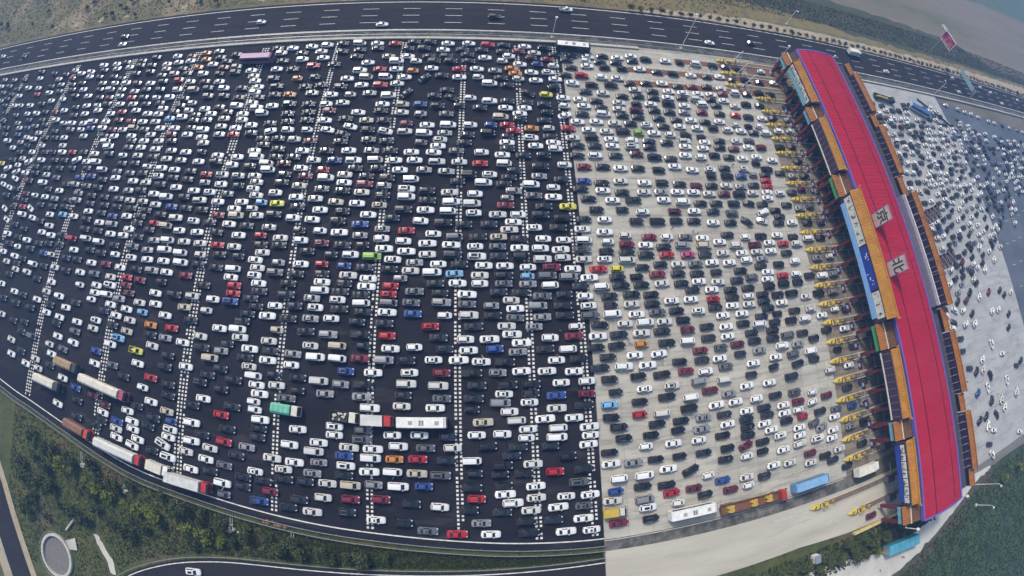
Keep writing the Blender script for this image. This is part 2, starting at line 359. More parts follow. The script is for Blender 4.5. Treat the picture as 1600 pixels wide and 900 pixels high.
# toll plaza: dark asphalt approach, concrete apron, fan beyond the gantry
south = [(-560, 60), (-300, 14), (-228, 5), (-149, -12), (-130.6, -15.2), (-113.7, -18.6), (-89.2, -24), (-68.6, -26.1), (-50.9, -27.8), (-35.1, -29.1), (-20.4, -30), (-6.3, -31), (7.6, -32.1), (21.9, -32.9), (28.4, -33.1)]
south_s = smooth_path(south, 4)
struct(sheet('plaza_asphalt', [(x, y - 1.9) for x, y in south_s] + [(28.4, 111.25), (-560, 111.25)], 0.0, asphalt))
struct(ribbon('edge_line', south_s, .28, .006, paint_w))
guardrail('guardrail', 'galvanised rail on the grass verge side of the asphalt plaza', [(x, y - 1.7) for x, y in south_s if -240 < x < 30], 4.0)
guardrail('wire_fence', 'thin wire fence rail just below the verge side of the asphalt plaza', [(x, y - 2.9) for x, y in south_s if -240 < x < 30], 6.0, .9)
# rows of white rumble squares across the asphalt lanes
STR = [26.4, 13.7, -3.4, -23.5, -46.3, -73.2, -101.8, -133.2, -167.4, -205.0]
for i, x0 in enumerate(STR):
    b = MB(); ncol = 2 if i < 5 else 3
    ys = float(np.interp(x0, [p[0] for p in south], [p[1] for p in south])) + 1.2
    k = 0; y = ys
    while y < 109.8:
        for c in range(ncol):
            x = x0 + (c - (ncol - 1) / 2) * 1.02; hw = .27
            if rng.random() > .07: b.quad((x - hw, y - hw, .006), (x + hw, y - hw, .006), (x + hw, y + hw, .006), (x - hw, y + hw, .006))
        y += .98
    struct(b.obj('rumble_marking', paint_w))
# concrete apron of separate slabs before the gantry
SX, SY = 6.0, 5.79
X0, Y0 = 28.4, -33.4
apron = struct(MB().box(X0, 140, Y0, 112.4, -.35, -.03).obj('concrete_apron', joint_m))
sl = [MB().box(-SX / 2 + .035, SX / 2 - .035, -SY / 2 + .035, SY / 2 - .035, -.2, 0.0).mesh('slab', concrete) for _ in range(1)][0]
for i in range(12):
    for j in range(25):
        link('slab', sl, apron, (X0 + SX * (i + .5), Y0 + SY * (j + .5), (rng.random() - .5) * .012))
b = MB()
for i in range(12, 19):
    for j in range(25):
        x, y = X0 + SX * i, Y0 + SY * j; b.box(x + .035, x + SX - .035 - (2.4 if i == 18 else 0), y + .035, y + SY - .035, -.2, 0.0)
struct(MB().box(X0, 106, Y0 + SY * 25 + .03, 112.4, -.2, 0.0).obj('slab', concrete, apron))
struct(b.obj('slab', concrete_oil_shade, apron), 'stuff')
# slabs beyond the gantry
fan = struct(sheet('toll_exit_apron', [(140, -52), (176, -54), (208, -55.2), (229, -50), (229, 108.4), (203, 110.9), (140, 112)], -0.03, joint_m))
b = MB()
for i in range(15):
    for j in range(28):
        x, y = 140 + 6 * i, -51.5 + SY * j
        if y + SY < 111.5: b.box(x + .04, min(x + 5.96, 228.96), y + .04, y + SY - .04, -.2, 0.0)
struct(b.obj('slab', concrete3, fan), 'stuff')
struct(sheet('exit_asphalt', ragged([(229.05, 108.2), (281, 103), (337, 100.5), (460, 97), (1200, 97), (1200, 74), (430, 72), (345, 56), (300, 14), (262, -26), (229.05, -50)], 12, .3, 4), -.004, far_asphalt))
b = MB()
for k in range(8):
    for q in range(22):
        x = 236 + 9 * q; y = 8 + 10.5 * k; e = min(1, (x - 229) / 130); yy = y + (86 + 1.2 * k - y) * e * e
        b.quad((x, yy - .12, .004), (x + 4, yy - .1, .004), (x + 4, yy + .12, .004), (x, yy + .1, .004))
struct(b.obj('lane_marking', paint_worn))
# divider strip and the outer lane south of it
struct(sheet('divider_strip', [(28.4, -36.3), (104, -37.0), (104, -33.5), (28.4, -33.45)], 0.012, strip_m))
wall_thing('divider_kerb', 'thin pale kerb along the weathered divider below the white bus', 28.4, 99, -33.75, -33.55, .16, kerb_m, 'kerb', 6)
struct(sheet('outer_lane', [(28.4, -36.3), (104, -37.0), (140, -37), (140, -50.6), (121, -50.9), (100, -50.2), (82, -48.7), (58, -48.9), (28.4, -49.4)], 0.0, concrete2))
struct(MB().box(28.4, 28.52, -50, 112.3, -.2, .01).obj('pavement_joint', joint_m))
# slip road on the grass side and the narrow road further off
ramp = smooth_path([(28.4, -44.1), (5, -44.4), (-20, -44.9), (-50, -46.4), (-65, -48.8), (-77, -53), (-88, -59.5), (-98, -70), (-108, -92)], 5)
struct(ribbon('slip_road', ramp, 11.0, -0.02, highway_m))
def offset(path, d):
    out = []
    for i, p in enumerate(path):
        a = Vector(path[max(0, i - 1)]); c = Vector(path[min(len(path) - 1, i + 1)]); t = (c - a).normalized()
        out.append((p[0] - t.y * d, p[1] + t.x * d))
    return out
struct(ribbon('edge_line', offset(ramp, -4.95), .24, -.012, paint_w))
struct(ribbon('edge_line', offset(ramp, 4.95), .24, -.012, paint_w))
guardrail('guardrail', 'galvanised rail on the outer bend of the slip road', offset(ramp, -6.3), 4.0)
lane = smooth_path([(-260, -2), (-200, -14), (-168, -24), (-150, -41), (-140, -56), (-131, -72), (-118, -98)], 6)
struct(ribbon('country_road', lane, 9.4, -.05, highway_m))
struct(ribbon('sandy_verge', offset(lane, 6.0), 2.8, -.1, sand_m))
struct(ribbon('sandy_verge', offset(lane, -7.0), 4.5, -.1, sand_m))
# wheel-worn red lanes with zigzag edges before the three upper islands
for yc, x0, x1 in ((107.3, 70, 116), (101.2, 48, 116), (95.3, 50, 104)):
    struct(sheet('red_lane', [(x0, yc - 1.15), (x1, yc - 1.15), (x1, yc + 1.15), (x0, yc + 1.15)], .018, paint_red))
    b = MB()
    for s in (-1, 1):
        x = x0
        while x < 100:
            y = yc + s * 1.55
            b.quad((x, y - .1, .02), (x + 1.0, y + .22 * s - .1, .02), (x + 1.0, y + .22 * s + .1, .02), (x, y + .1, .02)); x += 1.7
    struct(b.obj('zigzag_marking', paint_w))
# faint rumble squares on the concrete
for x0 in (40.3, 46.9):
    b = MB(); y = -31.5
    while y < 95:
        b.quad((x0 - .22, y - .25, .018), (x0 + .22, y - .25, .018), (x0 + .22, y + .25, .018), (x0 - .22, y + .25, .018)); y += 1.3
    struct(b.obj('rumble_marking', paint_worn))

# round concrete basin, drain chutes, footpath on the verge
t = thing('round_basin', 'round concrete basin with a pale rim and gravel floor in the grass', 'basin', (-116, -56.8, 0))
b = MB(); n = 40
for r0, r1, z0, z1 in ((5.6, 6.4, -.3, .55),):
    for i in range(n):
        a0, a1 = 2 * math.pi * i / n, 2 * math.pi * (i + 1) / n
        P = lambda r, a, z: (r * math.cos(a), r * math.sin(a), z)
        b.add([P(r0, a0, z0), P(r1, a0, z0), P(r1, a1, z0), P(r0, a1, z0), P(r0, a0, z1), P(r1, a0, z1), P(r1, a1, z1), P(r0, a1, z1)],
              [(4, 5, 6, 7), (1, 2, 6, 5), (3, 0, 4, 7)])
b.obj('rim', kerb_m, t)
b = MB(); b.add([(5.6 * math.cos(2 * math.pi * i / n), 5.6 * math.sin(2 * math.pi * i / n), -.12) for i in range(n)], [tuple(range(n))]); b.obj('gravel_floor', gravel_m, t)
b = MB()
for i in range(n):
    a0, a1 = 2 * math.pi * i / n, 2 * math.pi * (i + 1) / n
    b.bar((6.9 * math.cos(a0), 6.9 * math.sin(a0), .8), (6.9 * math.cos(a1), 6.9 * math.sin(a1), .8), .05)
    if i % 3 == 0: b.bar((6.9 * math.cos(a0), 6.9 * math.sin(a0), -.4), (6.9 * math.cos(a0), 6.9 * math.sin(a0), .8), .05)
b.obj('railing', steel, t)
MB().add([(5, 3.4, .02), (8.4, 4.2, .02), (7.6, 7.6, .02), (3.6, 5.6, .02)], [(0, 1, 2, 3)]).obj('landing', kerb_m, t)
struct(sheet('footpath', ragged([(-101.6, -46), (-99.9, -45.8), (-97.6, -48.2), (-95.6, -50.5), (-94.2, -52.2), (-93.7, -55.4), (-95.6, -55.2), (-96.3, -52.8), (-98.3, -50.4), (-100.2, -48.4)], .8, .35, 3), -.25, pale_track))
t = thing('concrete_pipe', 'short pale concrete pipe lying in the grass beside the round basin', 'pipe', (-110.2, -45.9, .1))
MB().bar((-1.6, -2, 0), (1.6, 2, 0), .35, n=10).obj('barrel', kerb_m, t); MB().bar((1.35, 1.7, 0), (1.6, 2.02, 0), .45, n=10).obj('collar', kerb_m, t)
for i, (a, c) in enumerate((((-107, -24.4), (-106.1, -28)), ((-90, -28), (-90.3, -31)), ((-73.4, -29.4), (-73.7, -32)), ((-57.6, -30.6), (-57.6, -34)), ((-41.9, -31.8), (-41.9, -35.6)))):
    t = thing('drain_chute', 'pale concrete drain chute running down the verge to a stone apron', 'drain', (a[0], a[1], -.2), 0, 'drain chutes on the grass verge')
    dx, dy = c[0] - a[0], c[1] - a[1]
    b = MB()
    for s in (-1, 1): b.add([(s * .3 - .07, 0, -.2), (s * .3 + .07, 0, -.2), (s * .3 + .07 + dx, dy, -.2), (s * .3 - .07 + dx, dy, -.2), (s * .3 - .07, 0, .12), (s * .3 + .07, 0, .12), (s * .3 + .07 + dx, dy, .12), (s * .3 - .07 + dx, dy, .12)], [(4, 5, 6, 7), (0, 1, 5, 4), (1, 2, 6, 5), (3, 0, 4, 7), (2, 3, 7, 6)])
    b.obj('channel', kerb_m, t)
    for k in range(9):
        r = .28 + .3 * rng.random(); q = MB()
        ring = [[(r * math.cos(u) * w_, r * math.sin(u) * w_ * .8, z_) for u in [2 * math.pi * e / 6 for e in range(6)]] for z_, w_ in ((-.1, .9), (.1, 1.0), (.1 + r * .6, .55))]
        q.loft(ring); o = q.obj('stone', kerb_m, t); o.location = (dx + rng.normal(0, .7), dy + rng.normal(0, .5), 0); o.rotation_euler = (0, 0, rng.random() * 6)
for x in (-206.6, -189.2, -171.5, -154.8, -121.7, -84, -50):
    struct(sheet('bare_earth_patch', ragged([(x - 1.6, 136.2), (x + 1.4, 136), (x + 1.7, 138.8), (x - 1.3, 139)], 1, .5, int(x)), -.3, sand_m))

# kerb wall that closes off the bare triangle of concrete on the exit side
t = thing('exit_barrier', 'dark blue-grey barrier beside the bare concrete triangle past the gantry', 'barrier', (208, 106.2, 0), math.atan2(-16.5, 26))
for k in range(7):
    MB().box(k * 4.4, k * 4.4 + 4.34, -.25, .25, -.1, 1.0).obj('barrier_block', mat('barrier_paint', (0.07, 0.10, 0.19), 0.7, (0.10, 0.12, 0.2), 0.8) if k == 0 else MATS['barrier_paint'], t)
    MB().box(k * 4.4 + .02, k * 4.4 + 4.3, -.27, .27, 1.0, 1.06).obj('coping', kerb_m, t)

# ------------------------------------------------------------------ toll gantry
G = thing('toll_gantry', 'long toll gantry with crimson roof, blue edging and golden tiled eaves across the plaza', 'toll gantry', (126, 28, 0))
def gp(bm, name, m, parent=G, smooth=False):
    bm.v = [(x - 126, y - 28, z) for x, y, z in bm.v]
    return bm.obj(name, m, parent, smooth)
YA, YB = -51.0, 107.4
XL, XR = 116.3, 136.0
s1, s2 = XL + (XR - XL) * .27, XL + (XR - XL) * .765
def prof(x):
    t = (x - 126.15) / 9.85; return 13.85 + 1.0 * (1 - t * t)
def strip(xa, xb, n, zoff=0.0):
    b = MB(); ny = 40
    for i in range(n):
        x0, x1 = xa + (xb - xa) * i / n, xa + (xb - xa) * (i + 1) / n
        for k in range(ny):
            y0, y1 = YA + (YB - YA) * k / ny, YA + (YB - YA) * (k + 1) / ny
            b.quad((x0, y0 + .012, prof(x0) + zoff), (x1, y0 + .012, prof(x1) + zoff), (x1, y1 - .012, prof(x1) + zoff), (x0, y1 - .012, prof(x0) + zoff))
    # standing ribs of the sheet
    k = YA + 1.0
    while k < YB:
        for i in range(n):
            x0, x1 = xa + (xb - xa) * i / n, xa + (xb - xa) * (i + 1) / n
            b.quad((x0, k - .05, prof(x0) + zoff + .05), (x1, k - .05, prof(x1) + zoff + .05), (x1, k + .05, prof(x1) + zoff + .05), (x0, k + .05, prof(x0) + zoff + .05))
            b.quad((x0, k - .05, prof(x0) + zoff), (x1, k - .05, prof(x1) + zoff), (x1, k - .05, prof(x1) + zoff + .05), (x0, k - .05, prof(x0) + zoff + .05))
        k += 1.3
    return b
gp(strip(XL + .55, s1 - .17, 3), 'roof_strip', roof_red)
gp(strip(s1 + .17, s2 - .17, 6), 'roof_strip', roof_red)
gp(strip(s2 + .17, XR - .55, 3), 'roof_strip', roof_red)
for s in (s1, s2):
    gp(MB().box(s - .17, s + .17, YA, YB, prof(s) - .5, prof(s) - .12), 'gutter', seam_m)
gp(MB().box(XL, XL + .55, YA - .3, YB + .3, 12.9, 14.1), 'blue_edge', blue_trim)
gp(MB().box(XR - .55, XR, YA - .3, YB + .3, 12.9, 14.1), 'blue_edge', blue_trim)
for y0, y1 in ((YA - .5, YA), (YB, YB + .5)):
    b = MB()
    for i in range(12):
        x0, x1 = XL + .55 + (XR - XL - 1.1) * i / 12, XL + .55 + (XR - XL - 1.1) * (i + 1) / 12
        b.add([(x0, y0, 12.9), (x1, y0, 12.9), (x1, y1, 12.9), (x0, y1, 12.9), (x0, y0, prof(x0) + .12), (x1, y0, prof(x1) + .12), (x1, y1, prof(x1) + .12), (x0, y1, prof(x0) + .12)],
              [(3, 2, 1, 0), (4, 5, 6, 7), (0, 1, 5, 4), (2, 3, 7, 6)])
    gp(b, 'blue_edge', blue_trim)
gp(MB().box(112.6, 144.0, YA + .5, YB - .5, 9.2, 10.4), 'canopy_slab', soffit_m)
b = MB(); b.box(116.9, 117.3, YA + .2, YB - .2, 10.4, 12.9); b.box(135.0, 135.4, YA + .2, YB - .2, 10.4, 12.9)
for y in np.arange(YA + 4, YB, 8): b.box(117.3, 135.0, y - .15, y + .15, 12.2, 13.2)
gp(b, 'clerestory_wall', wall_purple)
# grey decks beside the roof
gp(MB().box(136.4, 143.6, YA + .6, YB - .6, 10.41, 10.75), 'side_deck', deck_grey)

def tile_slope(x0, z0, x1, z1, y0, y1, m, name='tile_slope', parent=G):
    """eave line (x0,z0) up to ridge (x1,z1), barrel ribs down the slope"""
    b = MB(); pitch = .62; n = max(2, int((y1 - y0) / pitch)); w = (y1 - y0) / n
    dx, dz = x1 - x0, z1 - z0; L = math.hypot(dx, dz); nx, nz = -dz / L, dx / L
    if nz < 0: nx, nz = -nx, -nz
    for i in range(n):
        ya, yc = y0 + i * w, y0 + (i + 1) * w; ym = ya + w * .55
        h = .16
        pr = [(ya, 0), (ya + w * .18, h), (ym, h), (ym + w * .12, 0), (yc, 0)]
        for (p, hp), (q, hq) in zip(pr[:-1], pr[1:]):
            b.quad((x0 + nx * hp, p, z0 + nz * hp), (x0 + nx * hq, q, z0 + nz * hq), (x1 + nx * hq, q, z1 + nz * hq), (x1 + nx * hp, p, z1 + nz * hp))
    return gp(b, name, m, parent)
def gable(y0, y1, xe, ze, xr, zr, xb, zb, m, high=True):
    """double slope with ridge, end horns; eave xe, ridge xr, back xb"""
    tile_slope(xe, ze, xr, zr, y0, y1, m)
    tile_slope(xb, zb, xr, zr, y0, y1, m if high else deck_brown)
    s = 1 if xb > xe else -1
    gp(MB().box(xr - .22, xr + .22, y0 - .1, y1 + .1, zr - .05, zr + .34), 'ridge', m)
    for y, d in ((y0, -1), (y1, 1)):
        b = MB(); b.add([(xr - .3, y, zr), (xr + .3, y, zr), (xr + .3, y + d * .55, zr + .1), (xr - .3, y + d * .55, zr + .1),
                         (xr - .2, y, zr + .5), (xr + .2, y, zr + .5), (xr + .12, y + d * .75, zr + .95), (xr - .12, y + d * .75, zr + .95)],
                        [(0, 3, 2, 1), (4, 5, 6, 7), (0, 1, 5, 4), (1, 2, 6, 5), (2, 3, 7, 6), (3, 0, 4, 7)])
        gp(b, 'ridge_horn', m)
        b = MB(); b.add([(xe, y, ze), (xr, y, zr), (xb, y, zb), (xb, y, zb - .5), (xe, y, ze - .5)], [(0, 1, 2, 3, 4)]); gp(b, 'gable_end', m)
    gp(MB().box(min(xe, xb) + .3, max(xe, xb) - .3, y0, y1, min(ze, zb) - .55, min(ze, zb) - .04), 'eave_board', wall_purple)

def strokes(y0, y1, z0, z1, x, n, m, parent, rr, name='lettering', flip=False):
    """brush-like marks of unreadable writing on a facade board (facing -X)"""
    b = MB(); w = (y1 - y0) / n
    for i in range(n):
        cy = y0 + (i + .5) * w; cz = (z0 + z1) / 2; h = (z1 - z0) * .38; hw = w * .34
        for k in range(6):
            ay, az = cy + rr.uniform(-hw, hw), cz + rr.uniform(-h, h)
            if k % 2: by, bz = ay + rr.uniform(-.1, .1), cz + rr.uniform(-h, h)
            else: by, bz = cy + rr.uniform(-hw, hw), az + rr.uniform(-.1, .1)
            b.bar((x, ay, az), (x, by, bz), .085, n=4)
    return struct(gp(b, name, m, parent), 'stuff')

bays = [('low', 101.5, 107.4), ('B', 82.8, 101.2), ('low', 76.6, 82.5), ('D', 56.3, 76.3), ('low', 48.2, 56.0), ('F', 8.0, 48.0),
        ('low', 0.0, 7.8), ('D', -20.3, -.3), ('low', -26.3, -20.6), ('J', -45.2, -26.6), ('low', -51.0, -45.5)]
rr = random.Random(3)
XF, XBK = 112.0, 146.0
for kind, y0, y1 in bays:
    if kind == 'low':
        # low side bay: orange eave, pale ridge trim, brown deck behind; two red columns
        w = gp(MB().box(XF - .2, XF + .4, y0, y1, 8.4, 10.4), 'front_wall', wall_purple)
        gp(MB().box(XF - .45, XF - .2, y0 + .2, y1 - .2, 8.3, 9.6), 'fascia_band', sign_green if abs((y0 + y1) / 2 - 28) < 40 else sign_teal, w)
        tile_slope(XF - .9, 10.4, XF + 1.3, 11.7, y0, y1, tile_o)
        gp(MB().box(XF + 1.2, XF + 1.45, y0, y1, 11.6, 11.95), 'ridge', sign_white)
        tile_slope(XF + 1.45, 11.5, XL - .05, 12.7, y0 + .05, y1 - .05, deck_brown, 'back_slope')
        for y in (y0, y1):
            gp(MB().add([(XF - .9, y, 10.3), (XF + 1.3, y, 11.65), (XL - .1, y, 12.6), (XL - .1, y, 10.3)], [(0, 1, 2, 3)]), 'gable_end', tile_o)
        gp(MB().box(XBK - .4, XBK + .2, y0, y1, 8.4, 10.8), 'rear_wall', wall_purple)
        tile_slope(XBK - 1.2, 11.3, XBK + .3, 12.2, y0, y1, tile_o); tile_slope(XBK + 2.2, 10.6, XBK + .3, 12.2, y0, y1, tile_o)
        gp(MB().box(XBK + .1, XBK + .5, y0, y1, 12.1, 12.45), 'ridge', tile_o)
        for x in (XF + .5, XBK - .5):
            for y in (y0 + .5, y1 - .5):
                c = gp(MB().box(x - .5, x + .5, y - .5, y + .5, 0, 9.25), 'column', col_red)
                gp(MB().box(x - .65, x + .65, y - .65, y + .65, 0, 1.1), 'plinth', kerb_m, c)
                gp(MB().bar((x - .7, y, 8.3), (x - .7, y, 8.9), .22, n=8), 'globe_lamp', white_steel, c)
        continue
    ztop = 15.2 if kind == 'F' else 13.3
    zr = 17.2 if kind == 'F' else 14.3
    w = gp(MB().box(XF - .15, XF + .5, y0, y1, 9.6, ztop), 'front_wall', wall_purple)
    if kind == 'F':
        gp(MB().box(XF - .55, XF - .15, y0 + 1.5, y1 - 2, 9.5, 11.2), 'light_blue_band', sign_sky, w)
        ybl, ybh = 17.5, 30.5
        p = gp(MB().box(XF - .35, XF - .15, ybl, ybh, 11.35, 14.9), 'blue_sign', sign_blue, w)
        b = MB()
        for cy, n_ in ((27.2, 7), (21.9, 4), (19.3, 3)):
            for k in range(n_):
                a = (XF - .40, cy + rr.uniform(-.8, .8), 13.2 + rr.uniform(-.8, .8)); c = (XF - .40, a[1] + (rr.uniform(-.9, .9) if k % 2 else 0), a[2] + (0 if k % 2 else rr.uniform(-.9, .9)))
                b.bar(a, c, .09, n=4)
        struct(gp(b, 'lettering', letter_w, w), 'stuff')
        for a, c in ((9.0, 16.8), (31.2, 47.0)):
            gp(MB().box(XF - .35, XF - .15, a, c, 11.5, 14.9), 'white_sign', sign_white, w)
            strokes(a, c, 11.7, 14.7, XF - .40, max(3, int((c - a) / 2.6)), ink_m, w, rr)
    elif kind in 'BJ':
        gp(MB().box(XF - .5, XF - .15, y0 + 1, y1 - 1, 9.5, 11.1), 'sign_band', sign_teal if kind == 'B' else sign_blue, w)
        n = 7; ww = (y1 - y0 - 1.5) / n
        for i in range(n):
            a = y0 + .75 + i * ww; gp(MB().box(XF - .35, XF - .15, a + .15, a + ww - .15, 11.25 + rr.uniform(0, .35), 13.0 - rr.uniform(0, .3)), 'white_sign', sign_white, w)
        strokes(y0 + 1, y1 - 1, 11.3, 12.9, XF - .40, 7, ink_m, w, rr)
    else:
        gp(MB().box(XF - .4, XF - .15, y0 + .2, y1 - .2, 9.45, 9.8), 'white_trim', sign_white, w)
        for y in np.arange(y0 + 1, y1, 2.0): gp(MB().box(XF - .22, XF - .16, y - .06, y + .06, 9.9, ztop - .2), 'mullion', lilac_steel, w)
    if kind == 'F': gable(y0, y1, XF - .7, ztop, XF + 2.0, zr, XF + 4.2, ztop + .4, tile_m)
    else: gable(y0, y1, XF + .1, ztop - .2, XF + 2.4, zr, XF + 3.8, ztop + .25, tile_m)
    # rear facade, seen from inside across the grey deck
    zt2 = ztop - .8
    w2 = gp(MB().box(XBK - 1.0, XBK - .5, y0, y1, 9.6, zt2 + .4), 'rear_wall', wall_purple)
    for y in np.arange(y0 + 1.2, y1, 2.4): gp(MB().box(XBK - 1.25, XBK - 1.0, y - .1, y + .1, 10.8, zt2 - .1).bar((XBK - 1.1, y, zt2 - .4), (XBK - 3.6, y, 10.8), .07, n=4), 'strut', lilac_steel, w2)
    for i in range(int((y1 - y0) / 2.2)):
        y = y0 + .4 + i * 2.2
        if rr.random() < .6: gp(MB().box(137.0, 137.35, y, y + rr.uniform(.7, 1.6), 10.75, 11.6 + rr.uniform(0, 1.0)), 'sign_box_back', sign_white, w2)
    if kind == 'F':
        gp(MB().box(140.6, 142.3, y0 + .8, y1 - .3, 10.8, 13.4), 'service_box', lilac_steel, w2)
        gp(MB().box(142.3, 142.7, y0 + .8, y1 - .3, 13.0, 13.5), 'white_rail', sign_white, w2)
    tile_slope(XBK - 1.2, zt2 + .45, XBK + .2, zt2 + 1.5, y0, y1, tile_o); tile_slope(XBK + 2.4, zt2 - .3, XBK + .2, zt2 + 1.5, y0, y1, tile_o)
    gp(MB().box(XBK, XBK + .4, y0 - .1, y1 + .1, zt2 + 1.45, zt2 + 1.8), 'ridge', tile_o)
    for y in (y0, y1):
        gp(MB().add([(XBK - 1.2, y, zt2 + .4), (XBK + .2, y, zt2 + 1.45), (XBK + 2.4, y, zt2 - .3), (XBK + 2.4, y, zt2 - .8), (XBK - 1.2, y, zt2 - .8)], [(0, 1, 2, 3, 4)]), 'gable_end', tile_o)
# the two hoardings on the rear facade, seen from their dark lattice backs
for ya, yb in ((35.4, 39.7), (19.5, 23.9)):
    t = gp(MB().box(146.25, 146.55, ya - .2, ya, 9.0, 22.2).box(146.25, 146.55, yb, yb + .2, 9.0, 22.2).box(146.25, 146.55, ya, yb, 22.0, 22.2).box(146.25, 146.55, ya, yb, 13.9, 14.1), 'hoarding_frame', seam_m)
    gp(MB().box(146.45, 146.55, ya, yb, 14.1, 22.0), 'hoarding_sheet', deck_grey, t)
    for k in range(5):
        z0 = 14.2 + k * 1.56
        gp(MB().bar((146.3, ya, z0), (146.3, yb, z0 + 1.5), .07, n=4).bar((146.2, ya, z0 + 1.5), (146.2, yb, z0), .07, n=4).bar((146.25, ya, z0 + 1.53), (146.25, yb, z0 + 1.53), .07, n=4), 'lattice', lilac_steel, t)
    for y in (ya, yb): gp(MB().bar((146.3, y, 20.8), (142.4, y, 13.2), .1, n=5), 'stay', lilac_steel, t)
# two upright grey boards with one character each, standing on the roof and facing the queue
def glyph(ch, size, m, parent, mw, name='character'):
    cu = bpy.data.curves.new(name, 'FONT'); cu.body = ch; cu.size = size; cu.extrude = .05; cu.align_x = 'CENTER'; cu.align_y = 'CENTER'
    cu.offset = .035
    tmp = bpy.data.objects.new(name, cu); COL.objects.link(tmp)
    dg = bpy.context.evaluated_depsgraph_get(); dg.update()
    me = bpy.data.meshes.new_from_object(tmp.evaluated_get(dg)); bpy.data.objects.remove(tmp)
    me.materials.clear(); me.materials.append(m)
    o = link(name, me, parent); o.matrix_local = mw; return o
for yc, ch in ((38.0, '京'), (22.4, '北')):
    t = gp(MB().box(118.75, 119.0, yc - 2.2, yc + 2.2, 14.45, 21.7), 'letter_board', panel_grey)
    gp(MB().box(118.68, 119.06, yc - 2.34, yc - 2.21, 14.3, 21.84).box(118.68, 119.06, yc + 2.21, yc + 2.34, 14.3, 21.84).box(118.68, 119.06, yc - 2.2, yc + 2.2, 21.71, 21.84), 'board_frame', lilac_steel, t)
    for y in (yc - 1.6, yc + 1.6): gp(MB().bar((119.05, y, 20.4), (122.6, y, prof(122.6)), .09, n=6), 'stay', lilac_steel, t)
    mw = Matrix(((0, 0, -1, 118.70 - 126), (-1, 0, 0, yc - 28), (0, 1, 0, 18.3), (0, 0, 0, 1)))
    glyph(ch, 4.6, ink_m, t, mw)
# ball lamps and aerials on the gantry ends
b = MB()
for x, y in ((113.5, YB + 1.2), (137.5, YB + .6), (113.5, YA - 1.6), (139, YA - 1.0)):
    q = MB(); q.bar((x, y, 9.0), (x, y, 13.6), .12)
    for k in range(3):
        r_ = (.3, .5, .3)[k]; q.bar((x, y, 13.5 + k * .3), (x, y, 13.8 + k * .3), r_, n=8)
    q.bar((x, y, 9.5), (x, 28 + (YA - 28) * .98 if y < 0 else 28 + (YB - 28) * .98, 9.5), .1)
    gp(q, 'ball_lamp', white_steel)

# ------------------------------------------------------------------ toll islands with yellow crash noses, booths and lane portals
def make_island(L=38.0):
    t = thing('toll_island', 'toll island', 'toll island', (0, 0, 0))
    b = MB(); n = 8; w = 1.0
    out = [(w * .0, 0)]
    prof_ = [(0, 0), (.6, .5), (1.6, .85), (3.0, w), (L, w)]
    pts = [(x, -y) for x, y in prof_] + [(x, y) for x, y in reversed(prof_[1:])]
    m = len(pts)
    b.add([(x, y, -.2) for x, y in pts] + [(x, y, .28) for x, y in pts], [(i, (i + 1) % m, m + (i + 1) % m, m + i) for i in range(m)])
    b.add([(x, y, .28) for x, y in pts], [tuple(range(m))])
    b.obj('kerb', kerb_m, t)
    MB().box(4.8, L - .4, -.72, .72, .2, .31).obj('paving', island_top, t)
    # bullet-shaped yellow nose
    rings = []
    for x, hw, h in ((.1, .1, .4), (.9, .42, .72), (1.9, .68, .95), (3.0, .76, 1.0), (3.9, .7, .85)):
        rings.append([(x, -hw, .2), (x, -hw, h * .75), (x, -hw * .6, h), (x, hw * .6, h), (x, hw, h * .75), (x, hw, .2)])
    MB().loft(rings).obj('crash_nose', yellow_m, t)
    b = MB()
    for k in range(2):
        x = 1.3 + k * 1.5; hw = (.45, .66)[k]
        b.add([(x, -hw, .98), (x + .3, -hw, .98), (x + .75, hw, .98), (x + .45, hw, .98), (x, -hw, 1.07), (x + .3, -hw, 1.07), (x + .75, hw, 1.07), (x + .45, hw, 1.07)], [(4, 5, 6, 7), (0, 1, 5, 4), (1, 2, 6, 5), (2, 3, 7, 6), (3, 0, 4, 7)])
    struct(b.obj('black_band', black_m, t), 'stuff')
    q = MB()
    for s in (-1, 1): q.bar((4.4, s * .8, .2), (4.4, s * .8, 1.9), .11); q.bar((6.4, s * .8, .2), (6.4, s * .8, 1.2), .11)
    q.bar((4.4, -.8, 1.9), (4.4, .8, 1.9), .11); q.bar((4.4, -.8, 1.7), (6.4, -.8, 1.15), .09); q.bar((4.4, .8, 1.7), (6.4, .8, 1.15), .09); q.box(5.2, 6.1, -.45, .45, .3, 1.35)
    q.obj('crash_frame', yellow_m, t)
    b = MB(); b.box(-.25, .25, -.35, .35, .25, 1.3); o = b.obj('machine', yellow_m, t); o.location = (8.4, 0, 0)
    o = MB().box(-.2, .2, -.25, .25, 1.3, 1.55).obj('lamp', tail_m, o)
    return t
def make_booth():
    t = thing('toll_booth', 'toll booth', 'toll booth', (0, 0, 0))
    MB().box(-1.3, 1.3, -.78, .78, .28, 1.35).box(-1.3, -1.18, -.78, .78, 1.36, 2.5).box(1.18, 1.3, -.78, .78, 1.36, 2.5).obj('cabin', booth_m, t)
    for s in (-1, 1): MB().box(-1.17, 1.17, *sorted((s * .76, s * .72)), 1.36, 2.45).obj('window', glass_m, t)
    MB().box(-1.5, 1.5, -.95, .95, 2.5, 2.72).obj('roof', booth_roof, t)
    o = MB().box(1.5, 1.75, .75, 1.0, .2, 1.1).obj('barrier_post', yellow_m, t)
    MB().bar((1.62, 1.0, 1.0), (1.62, 4.4, 1.05), .05).obj('boom', white_steel, o)
    return t
isl_y = [69.9 - 5.79 * k for k in range(-4, 18)]
noseX = 99.6
islands = [(noseX, y, 0) for y in isl_y] + [(87.6, 97.9, 1), (87.6, 103.6, 1), (87.6, 109.6, 1), (85.6, -38.8, 2), (99.4, -44.6, 2)]
I0 = make_island(); I1 = make_island(50.0); BO = make_booth()
